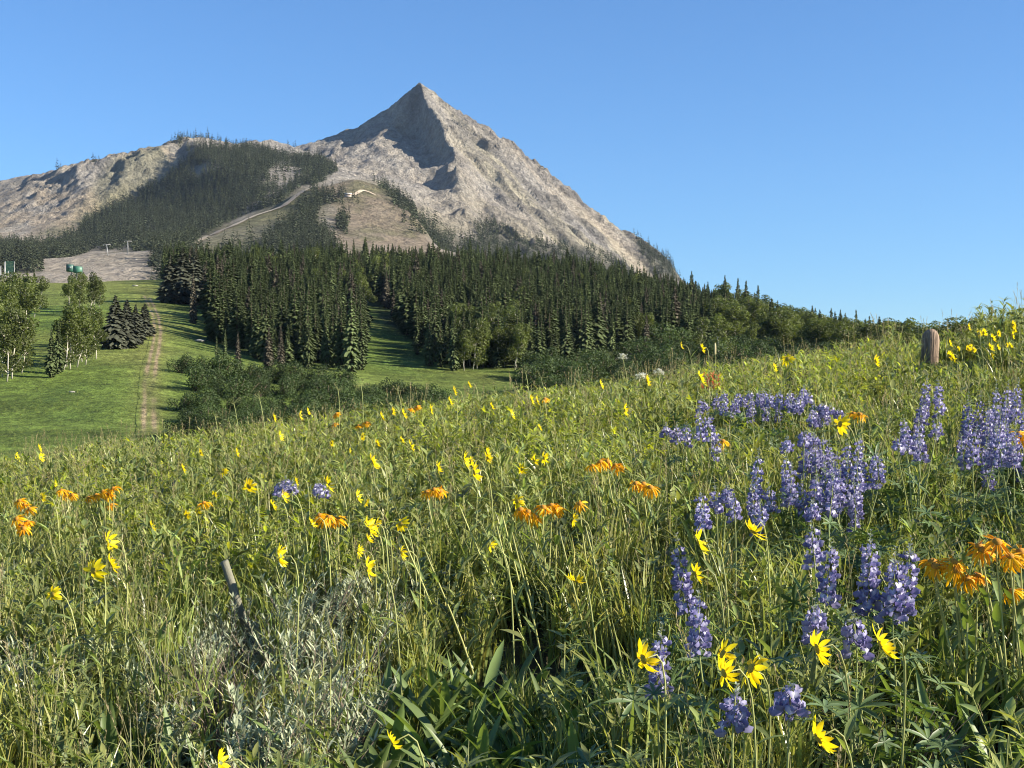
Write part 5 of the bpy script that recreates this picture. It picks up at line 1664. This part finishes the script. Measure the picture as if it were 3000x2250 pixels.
# nodding buds against the sky at the top right
for u, v, lab in [(2862, 940, "nodding bud stalk against the sky at the top right, leftmost"), (2895, 955, "nodding bud stalk against the sky, second at the top right"), (2925, 945, "bud stalk against the sky between the nodding ones"), (2975, 915, "highest bud stalk at the top right corner of the meadow"), (2992, 930, "bud stalk at the right frame edge above the yellow patch")]:
    x, y, z = stand(u, v, 0.55)
    bx = x + 0.03; base = (bx, y, float(H_near(np.array(bx), np.array(y))) - 0.01)
    root = thing("budding_stalk", lab, "plant", base, 0, "bud stalks at the top right")
    path = smooth_path((0, 0, 0), (0, 0, (z - base[2]) * 0.6), (0.01, 0, z - base[2] + 0.05), (x - bx - 0.04, 0, z - base[2]), 8)
    mb = MB(); mb.tube(path, 0.0026, 4, 0, (0.7, 0.8, 0.7)); mb.build("stem", M_stem, root)
    for k in range(3):
        mb = MB(); p = np.array(path[-1 - k]) + np.array([0, 0, -0.012])
        for j in range(8):
            a = 6.283 * j / 8; leaf_shape(mb, p + np.array([0, 0, 0.012]), (math.cos(a) * 0.6, math.sin(a) * 0.6, -1), (0, 0, 1), 0.035, 0.016, 0, (0.8, 0.8, 0.8), -0.8, 0.2, 3, [0.5, 1, 0.8, 0])
        mb.build("bud", M_forb, root)
    stem_leaves(root, (0, 0, 0), path, 4, 0.09, 0.016, fr, M_forb)

# ---- sagebrush and dead brush
SAGE = [sage(70 + k) for k in range(4)]
for k, (u, v, s, lab) in enumerate([(60, 1930, 1.0, "silver sagebrush at the left frame edge"), (170, 1965, 1.0, "silver sagebrush right of the one at the left edge"), (300, 1900, 0.9, "small silver sagebrush at the lower left"), (700, 1800, 0.9, "silver sagebrush at the foot of the leaning stake"), (800, 1850, 1.0, "silver sagebrush right of the stake"),
                                   (900, 1790, 1.1, "silver sagebrush in the upper middle of the grey patch"), (985, 1740, 1.0, "tall silver sagebrush at the top of the grey patch"), (1010, 1880, 1.0, "silver sagebrush at the right of the grey patch beside broad leaves"), (900, 1960, 1.1, "silver sagebrush low in the grey patch"), (820, 2100, 1.1, "silver sagebrush near the bottom edge of the grey patch"),
                                   (930, 2150, 1.1, "silver sagebrush at the bottom beside broad leaves"), (1120, 1750, 0.9, "silver sagebrush behind the broad leaves"), (620, 1880, 0.9, "silver sagebrush above the dead brush"), (520, 1900, 0.8, "small silver sagebrush left of the dead brush"), (740, 2180, 1.0, "silver sagebrush at the bottom edge left of its neighbours"), (1000, 2050, 0.9, "silver sagebrush between the grey patch and the leafy patch")]):
    x, y, z = stand(u, v, 0.24)
    o = thing("sagebrush", lab, "shrub", (x, y, float(H_near(np.array(x), np.array(y)))), fr.uniform(0, 6.28), "sagebrush in the meadow", s)
    link("stems", SAGE[k % 4][0], o); link("foliage", SAGE[k % 4][1], o)["kind"] = "stuff"
for u, v, lab in [(560, 2000, "dark dead brush at the lower left, left clump"), (690, 2020, "dark dead brush at the lower left, right clump"), (620, 2080, "tangle of dead twigs at the lower left nearest the bottom"), (2640, 2190, "dry twig tangle at the bottom right")]:
    x, y, z = stand(u, v, 0.18)
    o = thing("dead_brush", lab, "brush", (x, y, float(H_near(np.array(x), np.array(y)))), 0, "dead brush")
    mb = MB()
    for k in range(70):
        a = fr.uniform(0, 6.28); q = fr.uniform(0.05, 0.24); e = np.array([math.cos(a) * q, math.sin(a) * q, fr.uniform(0.05, 0.30)])
        m_ = e * 0.5 + np.array([fr.uniform(-.03, .03), fr.uniform(-.03, .03), 0.03])
        mb.tube([(0, 0, -0.01), m_, e], [0.003, 0.0022, 0.0008], 3, 0, None, cap=False)
    mb.build("twigs", M_dead, o)["kind"] = "stuff"

# ---- stake and fence post
M_stake = flat_mat("weathered_lath", (0.165, 0.16, 0.115), 0.85, 30, 0.28, 0.3, stretch=(6, 6, 0.6))
M_post = flat_mat("weathered_post", (0.205, 0.150, 0.105), 0.95, 14, 0.75, 1.0, stretch=(5, 5, 0.35))
x, y, z = stand(662, 1634, 0.42)
mb = MB(); hh_ = 0.55
V = [(-.016, -.009, 0), (.016, -.009, 0), (.016, .009, 0), (-.016, .009, 0), (-.0165, -.0085, hh_ - .006), (.0155, -.0085, hh_ - .002), (.0155, .0085, hh_ - .002), (-.0165, .0085, hh_ - .006),
     (-.014, -.006, hh_), (.013, -.006, hh_ + .003), (.013, .006, hh_ + .003), (-.014, .006, hh_)]
mb.add(V, [[3, 2, 1, 0], [0, 1, 5, 4], [1, 2, 6, 5], [2, 3, 7, 6], [3, 0, 4, 7], [4, 5, 9, 8], [5, 6, 10, 9], [6, 7, 11, 10], [7, 4, 8, 11], [8, 9, 10, 11]])
o = mb.build("wooden_stake", M_stake)
tag(o, "grey weathered wooden stake leaning left in the grass", "stake")
lean_ = math.atan2(57, 178)
o.rotation_euler = (0.08, -lean_, 0.25)
o.location = (x + math.sin(lean_) * hh_, y - 0.03, z - math.cos(lean_) * hh_)
for t in np.linspace(0.02, 0.62, 9):
    key(x + math.sin(lean_) * hh_ * t, y, z - math.cos(lean_) * hh_ * t, 0.03)
x, y, z = stand(2722, 968, 0.75)
y = 12.6; x = (2722 - 1500) / FPX * y; z = CAM_Z + (HOR - 968) / FPX * y
gz_ = float(H_near(np.array(x), np.array(y)))
mb = MB(); n = 18; Hh = z - gz_ + 0.05
V = []; F = []
lv = [0, 0.3, 0.55, 0.8, 0.93, 1.0]
for i, t in enumerate(lv):
    for k in range(n):
        a = 6.283 * k / n; r_ = 0.078 * (1 + 0.06 * math.sin(3 * a + 1) + 0.05 * math.sin(7 * a + t * 3)) * (1.0 if i < 4 else (0.93 if i == 4 else 0.70))
        if k % 5 == 2: r_ *= 0.90
        V.append((r_ * math.cos(a), r_ * math.sin(a), Hh * t + (0.012 * math.sin(2 * a) if i >= 4 else 0)))
for i in range(len(lv) - 1):
    for k in range(n): F.append([i * n + k, i * n + (k + 1) % n, (i + 1) * n + (k + 1) % n, (i + 1) * n + k])
V.append((0, 0, Hh + 0.006))
for k in range(n): F.append([(len(lv) - 1) * n + k, (len(lv) - 1) * n + (k + 1) % n, len(V) - 1])
mb.add(V, F)
o = mb.build("fence_post", M_post, None, True); o.location = (x, y, gz_ - 0.05); o.rotation_euler = (0, 0.05, 0.6)
tag(o, "round weathered wooden fence post on the right crest", "post")
key(x, y, z - 0.08, 0.12); key(x + 0.16, y + 0.5, z - 0.12, 0.16); key(x + 0.4, y + 0.3, z - 0.12, 0.16)

# ---- the uncountable growth between the flowers
K = np.array(KEYS)


def field(n, seed, ylo=2.35, yhi=15.5):
    q = np.random.default_rng(seed)
    y = np.sqrt(q.uniform(ylo ** 2, yhi ** 2, n)); s = q.uniform(-0.43, 0.43, n)
    return s * (y + 1.2), y, q


def fit(x, y, top, wid, sc):
    """shorten what would stand in front of a flower, post or stake"""
    z = H_near(x, y); u = 1500 + x / y * FPX
    wpx = wid / y * FPX
    out = sc.copy()
    for (ku, kv, ky, kr) in K:
        m = (y < ky + 0.01) & (np.abs(u - ku) < kr * 0.8 + wpx)
        if not m.any(): continue
        zk = CAM_Z + (HOR - (kv + kr * 0.9)) / FPX * y[m]
        out[m] = np.minimum(out[m], np.maximum((zk - z[m]) / top, 0.0))
    return out, z


def zone(x, y, z, h, blobs):
    u, v = proj(x, y, z + h)
    w = np.zeros(len(x))
    for (bu, bv, ru, rv) in blobs:
        w = np.maximum(w, np.exp(-((u - bu) / ru) ** 2 - ((v - bv) / rv) ** 2))
    return w


SAGEZ = [(120, 1950, 200, 100), (400, 2120, 250, 90), (900, 1850, 230, 160), (1000, 1700, 160, 80), (850, 2150, 180, 120), (650, 1850, 200, 70)]
LUPZ = [(2400, 1950, 330, 260), (2050, 2050, 220, 200), (2500, 1500, 250, 120), (2650, 1400, 200, 120), (2900, 1420, 200, 120), (2250, 1250, 250, 90)]
DARKZ = [(560, 2080, 260, 130), (100, 2220, 200, 80), (1280, 2120, 300, 150), (2850, 2100, 200, 200), (2550, 1720, 100, 120)]


def put(name, coll, nproto, n, seed, top, wid, label, cat, smin, smax, weight=None, tilt=0.12, minsc=0.35, ylo=2.35, yhi=15.5, hz=0.3):
    x, y, q = field(n, seed, ylo, yhi)
    sc = q.uniform(smin, smax, n)
    if weight is not None:
        z0 = H_near(x, y); keep_ = q.random(n) < weight(x, y, z0, hz)
        x, y, sc = x[keep_], y[keep_], sc[keep_]
    sc2, z = fit(x, y, top, wid, sc)
    ok = sc2 > minsc * smin
    x, y, z, sc2 = x[ok], y[ok], z[ok], sc2[ok]; m = len(x)
    rot = np.stack([q.normal(0, tilt, m), q.normal(0, tilt, m), q.uniform(0, 6.28, m)], 1)
    return scatter(name, coll, np.stack([x, y, z - 0.005], 1), rot, sc2, q.integers(0, nproto, m), label, cat)


tufts = proto_collection("tuft_kinds", [tuft(1 + k, n=40 + 4 * (k % 3), hmin=0.14, hmax=0.38 + 0.03 * (k % 4), w=0.0030 + 0.0006 * (k % 3), straw=0.06 + 0.05 * (k % 3), spread=0.25 + 0.12 * (k % 3)) for k in range(10)])
forbs = proto_collection("forb_kinds", [forb(31 + k, h=0.34 + 0.025 * (k % 4), n=17, L=0.062 + 0.012 * (k % 4), W=0.012 + 0.004 * (k % 3), bushy=2 + k % 2) for k in range(10)])
lfol = proto_collection("lupine_foliage_kinds", [lupine_foliage(51 + k) for k in range(5)])
seeds_ = proto_collection("seed_grass_kinds", [seedgrass(61 + k) for k in range(5)])
sagebits = proto_collection("sage_kinds", [sage(81 + k, 9, 0.24, 0.09)[1] for k in range(4)])


limes = proto_collection("lime_kinds", [forb(131 + k, h=0.36 + 0.03 * (k % 3), n=17, L=0.060 + 0.010 * (k % 3), W=0.013 + 0.003 * (k % 3), bushy=3, mat=M_lime) for k in range(5)])
LIMEZ = [(900, 1300, 450, 90), (1350, 1250, 400, 110), (300, 1420, 350, 80), (2300, 1120, 350, 70), (1650, 1300, 350, 120), (600, 1560, 400, 100)]


def w_grass(x, y, z, h):
    return np.clip(1 - 0.75 * zone(x, y, z, h, SAGEZ) - 0.7 * zone(x, y, z, h, LUPZ) * (y < 5) - 0.9 * zone(x, y, z, h, DARKZ), 0.06, 1)


def w_forb(x, y, z, h):
    return np.clip(0.65 + 0.6 * fbm(x * 0.9, y * 0.9, 2, 9) + 0.3 * smooth(6, 11, y) - 0.6 * zone(x, y, z, h, SAGEZ) - 0.8 * zone(x, y, z, h, DARKZ) - 0.3 * zone(x, y, z, h, LUPZ), 0.05, 1)


put("meadow_grass", tufts, 10, 9500, 101, 0.42, 0.07, "mixed green meadow grass between the flowers", "grass", 0.7, 1.15, w_grass)
put("leafy_undergrowth", forbs, 10, 17000, 102, 0.42, 0.06, "yellow green leafy undergrowth of the meadow", "undergrowth", 0.7, 1.2, w_forb)
put("lupine_leaves", lfol, 5, 3000, 103, 0.32, 0.10, "dark green palmate lupine leaves among the blue spikes", "foliage", 0.75, 1.2, lambda x, y, z, h: np.clip(zone(x, y, z, h, LUPZ) * 1.0, 0, 1))
put("seed_grass", seeds_, 5, 800, 104, 0.62, 0.05, "straw coloured seeding grass stalks scattered in the meadow", "grass", 0.7, 1.05, None)
put("silver_sage_growth", sagebits, 4, 3000, 105, 0.26, 0.08, "silvery sage growth in the grey patches of the meadow", "undergrowth", 0.7, 1.25, lambda x, y, z, h: np.clip(zone(x, y, z, h, SAGEZ) * 0.9 + 0.03, 0, 1), hz=0.2)


# turf of the near ski slope: clumps standing proud of the ground sheet
q_ = np.random.default_rng(77)
n = 26000
sy = 70 * (420 / 70.0) ** q_.random(n); su = q_.uniform(-250, 1750, n); sx = (su - 1500) / FPX * sy
szz = H_mid(sx, sy); su2, sv2 = proj(sx, sy, szz)
ok = (q_.random(n) < np.clip(0.5 + 0.7 * fbm(sx / 6, sy / 9, 3, 5), 0.05, 1)) & (np.abs(su2 - np.interp(sv2, [850, 895, 935, 985, 1040, 1110, 1262], [428, 456, 462, 456, 446, 437, 437])) > 14)
sx, sy, szz = sx[ok], sy[ok], szz[ok]; n = len(sx)
rot = np.zeros((n, 3)); rot[:, 2] = q_.uniform(0, 6.28, n)
wide_ = q_.uniform(1.2, 2.6, n); tall_ = q_.uniform(0.5, 1.1, n)
scatter("slope_turf_clumps", forbs, np.stack([sx, sy, szz - 0.02], 1), rot, np.stack([wide_, wide_, tall_], 1), q_.integers(0, 10, n), "clumpy green turf of the ski slope", "grass")

put("lime_green_growth", limes, 5, 9000, 106, 0.42, 0.06, "bright lime green leafy growth along the sunlit crest", "undergrowth", 0.7, 1.15, lambda x, y, z, h: np.clip(zone(x, y, z, h, LIMEZ) * 0.85 * (0.6 + 0.8 * (fbm(x * 1.3, y * 1.3, 2, 19) > -0.1)), 0, 1))
# ================================================================== SKI HILL FURNITURE
M_steel = flat_mat("galvanised_steel", (0.36, 0.36, 0.34), 0.5, 4, 0.12, 0, 0.3)
M_green = flat_mat("green_paint", (0.022, 0.085, 0.058), 0.5, 3, 0.2)
M_lgreen = flat_mat("faded_green_panel", (0.045, 0.15, 0.095), 0.5, 3, 0.2)
M_glass = flat_mat("dark_window", (0.06, 0.10, 0.10), 0.15, 3, 0.2)
M_roofw = flat_mat("white_metal_roof", (0.50, 0.46, 0.40), 0.6, 1, 0.1)
M_wallp = flat_mat("pinkish_plank_wall", (0.46, 0.32, 0.25), 0.8, 1.5, 0.2)
M_walld = flat_mat("dark_plank_wall", (0.16, 0.14, 0.12), 0.8, 1.5, 0.25)
M_conc = flat_mat("concrete_base", (0.42, 0.38, 0.32), 0.9, 1.5, 0.2)


def at_m(u, v, lo=1050, hi=3100):
    ys = np.linspace(lo, hi, 2400); xs = (u - 1500) / FPX * ys; zs = CAM_Z + (HOR - v) / FPX * ys
    hit = np.where(H_mtn(xs, ys) >= zs)[0]; i = hit[0] if len(hit) else 0
    return float(xs[i]), float(ys[i])


def lift_tower(u, vb, vt, tilt, label):
    x, y = at_m(u, vb); z = float(H_mtn(x, y)); h = (vb - vt) / FPX * y
    o = thing("lift_tower", label, "tower", (x, y, z), 0.25, "lift towers on the pale run")
    mb = MB(); mb.tube([(0, 0, -1), (0, 0, h)], [0.42, 0.30], 10); mb.build("pole", M_steel, o, True)
    mb = MB(); mb.box((-3.6, -0.22, h - 0.3), (3.6, 0.22, h + 0.1)); mb.build("crossarm", M_steel, o)
    for s in (-1, 1):
        mb = MB()
        mb.box((s * 3.4 - 0.25, -1.6, h - 0.95), (s * 3.4 + 0.25, 1.6, h - 0.45)); mb.build("sheave_train", M_steel, o)
    mb = MB(); mb.tube([(-0.5, 0, h * 0.05), (-0.5, 0, h * 0.95)], 0.07, 4); mb.build("ladder", M_steel, o)
    o.rotation_euler = (0, tilt, 0.25)


lift_tower(316, 751, 716, -0.10, "pale lift tower at the left on the bare run")
lift_tower(375, 744, 706, -0.02, "pale lift tower at the right on the bare run")

# green terminal above the aspens
x, y = (218 - 1500) / FPX * 512, 512.0
zg = float(H_mid(x, y)); zt = CAM_Z + (HOR - 776) / FPX * y; zb_ = CAM_Z + (HOR - 800) / FPX * y
o = thing("lift_terminal", "dark green lift terminal housing on two legs above the aspens", "lift terminal", (x, y, zg), 0.18)
ht = zt - zg; hb = zb_ - zg; L2 = 2.7
def hull(x0, x1, z0, z1, yw, sk):
    """bevelled housing section"""
    mb = MB(); V = []; F = []
    for xx, dz in ((x0, 0.0), (x1, sk)):
        for (yy, zz) in ((-yw, z0 + 0.35), (-yw * 0.8, z0), (yw * 0.8, z0), (yw, z0 + 0.35), (yw, z1 - 0.5), (yw * 0.7, z1), (-yw * 0.7, z1), (-yw, z1 - 0.5)):
            V.append((xx, yy, zz + dz))
    for k in range(8): F.append([k, (k + 1) % 8, 8 + (k + 1) % 8, 8 + k])
    F += [list(range(8))[::-1], list(range(8, 16))]
    mb.add(V, F); return mb
hull(-L2, -0.35, hb + 0.5, ht + 0.15, 1.25, -0.15).build("front_housing", M_green, o)
hull(-0.3, L2, hb + 0.1, ht - 0.35, 1.15, -0.35).build("rear_housing", M_lgreen, o)
mb = MB(); mb.box((-L2 + 0.5, -1.29, hb + 1.25), (-0.9, -1.24, ht - 0.5)); mb.build("window", M_glass, o)
for xx in (-0.9, 0.8):
    mb = MB(); mb.tube([(xx - 0.4, 0, -0.3), (xx, 0, hb + 0.5)], [0.22, 0.18], 8); mb.build("leg", M_steel, o)
# poles and green netting at the left edge
for u, vb, vt, lab in [(2, 838, 780, "tall pale pole at the left frame edge"), (14, 836, 768, "tall pale pole beside the green netting at the far left"), (24, 836, 795, "short pale pole under the green netting at the far left")]:
    y = 505.0; x = (u - 1500) / FPX * y; z = float(H_mid(x, y)); h = CAM_Z + (HOR - vt) / FPX * y - z
    o = thing("lift_pole", lab, "pole", (x, y, z), 0, "poles at the far left")
    mb = MB(); mb.tube([(0, 0, -0.3), (0, 0, h)], [0.19, 0.15], 8); mb.build("shaft", M_steel, o, True)
    mb = MB(); mb.tube([(0, 0, h), (0, 0, h + 0.12)], [0.2, 0.2], 8); mb.build("cap", M_steel, o)
y = 506.0; xa = (16 - 1500) / FPX * y; xb = (42 - 1500) / FPX * y; z0 = float(H_mid((xa + xb) / 2, y))
za = CAM_Z + (HOR - 806) / FPX * y; zb2 = CAM_Z + (HOR - 766) / FPX * y
o = thing("safety_net", "green safety netting on posts at the far left of the ski slope", "netting", ((xa + xb) / 2, y, z0))
w2 = (xb - xa) / 2
for s in (-1, 1):
    mb = MB(); mb.tube([(s * w2, 0, -0.3), (s * w2, 0, zb2 - z0)], 0.09, 6); mb.build("post", M_steel, o)
mb = MB()
for k in range(17): mb.tube([(-w2, 0, za - z0 + (zb2 - za) * k / 16), (w2, 0, za - z0 + (zb2 - za) * k / 16)], 0.05, 3, cap=False)
for k in range(13): mb.tube([(-w2 + 2 * w2 * k / 12, 0.02, za - z0), (-w2 + 2 * w2 * k / 12, 0.02, zb2 - z0)], 0.05, 3, cap=False)
mb.build("net", M_lgreen, o)["kind"] = "stuff"

# huts on the knoll


def hut(u, v, wpx, label, wallm, hw=0.55, rz=0.2):
    x, y = at_m(u, v, 1500, 2400); z = float(H_mtn(x, y)); w = wpx / FPX * y; h = w * hw
    o = thing("mountain_hut", label, "hut", (x, y, z - 0.5), rz)
    mb = MB(); mb.box((-w / 2 - 1, -w * 0.4 - 1, 0), (w / 2 + 1, w * 0.4 + 1, h * 0.42)); mb.build("foundation", M_conc, o)
    mb = MB(); mb.box((-w / 2, -w * 0.4, h * 0.42), (w / 2, w * 0.4, h)); mb.build("wall", wallm, o)
    mb = MB()
    V = [(-w / 2 - 1.2, -w * 0.4 - 1.2, h), (w / 2 + 1.2, -w * 0.4 - 1.2, h), (w / 2 + 1.2, w * 0.4 + 1.2, h), (-w / 2 - 1.2, w * 0.4 + 1.2, h), (-w / 2 - 1.2, 0, h * 1.45), (w / 2 + 1.2, 0, h * 1.45)]
    mb.add(V, [[0, 1, 5, 4], [2, 3, 4, 5], [0, 4, 3], [1, 2, 5], [3, 2, 1, 0]]); mb.build("roof", M_roofw, o)
    for k in range(2):
        mb = MB(); mb.box((-w * 0.3 + k * w * 0.35, -w * 0.4 - 0.12, h * 0.58), (-w * 0.3 + k * w * 0.35 + w * 0.2, -w * 0.4 + 0.1, h * 0.88)); mb.build("window", M_glass, o)


hut(1020, 577, 16, "small pale roofed hut with pinkish wall on the knoll", M_wallp)
hut(772, 602, 26, "low pale roofed lift hut beside the road below the wooded slope", M_walld, 0.35, -0.1)

# slope marker in front of the four spruces
x, y = at(412, 1000)
o = thing("slope_marker", "small yellowish marker board beside the spruces on the slope", "sign", (x, y, float(H_mid(x, y))))
mb = MB(); mb.tube([(0, 0, -0.1), (0, 0, 0.95)], 0.03, 6); mb.build("post", M_dead, o)
mb = MB(); mb.box((-0.24, -0.05, 0.42), (0.24, -0.02, 1.0)); mb.build("board", flat_mat("marker_board", (0.62, 0.48, 0.22), 0.7, 6, 0.2), o)
# pale stones on the slope
M_stone = flat_mat("pale_stone", (0.26, 0.25, 0.20), 0.9, 2, 0.25)
for u, v, s, lab in [(210, 1150, 0.4, "pale flat stone lying on the green slope at the left"), (395, 838, 0.8, "pale stone below the crest of the green slope"), (585, 1000, 0.9, "pale stone between the track and the thicket")]:
    x, y = at(u, v); mb = MB(); r = random.Random(int(u)); n = 9; V = []; F = []
    for i, (rz_, zz) in enumerate(((1.0, -0.1), (1.05, 0.15), (0.7, 0.38), (0.25, 0.46))):
        for k in range(n):
            a = 6.283 * k / n; q = rz_ * r.uniform(0.8, 1.15); V.append((q * math.cos(a) * 1.3 * s, q * math.sin(a) * 0.8 * s, zz * s))
    for i in range(3):
        for k in range(n): F.append([i * n + k, i * n + (k + 1) % n, (i + 1) * n + (k + 1) % n, (i + 1) * n + k])
    F.append([3 * n + k for k in range(n)])
    mb.add(V, F); o = mb.build("slope_stone", M_stone); o.location = (x, y, float(H_mid(x, y))); tag(o, lab, "stone")

# ---- clear mountain air
hz = MB(); hz.box((-2400, -60, -140), (2400, 4900, 790))
hm = bpy.data.materials.new("clear_air"); hm.use_nodes = True
nt = hm.node_tree; nt.nodes.remove(nt.nodes["Principled BSDF"])
pv = nt.nodes.new("ShaderNodeVolumePrincipled")
pv.inputs["Color"].default_value = (0.62, 0.78, 1.0, 1); pv.inputs["Density"].default_value = 1.7e-5; pv.inputs["Anisotropy"].default_value = 0.1
nt.links.new(pv.outputs[0], nt.nodes["Material Output"].inputs["Volume"])
o = hz.build("haze", hm); o["kind"] = "stuff"; o["label"] = "thin blue haze of clear mountain air"; o.display_type = 'WIRE'
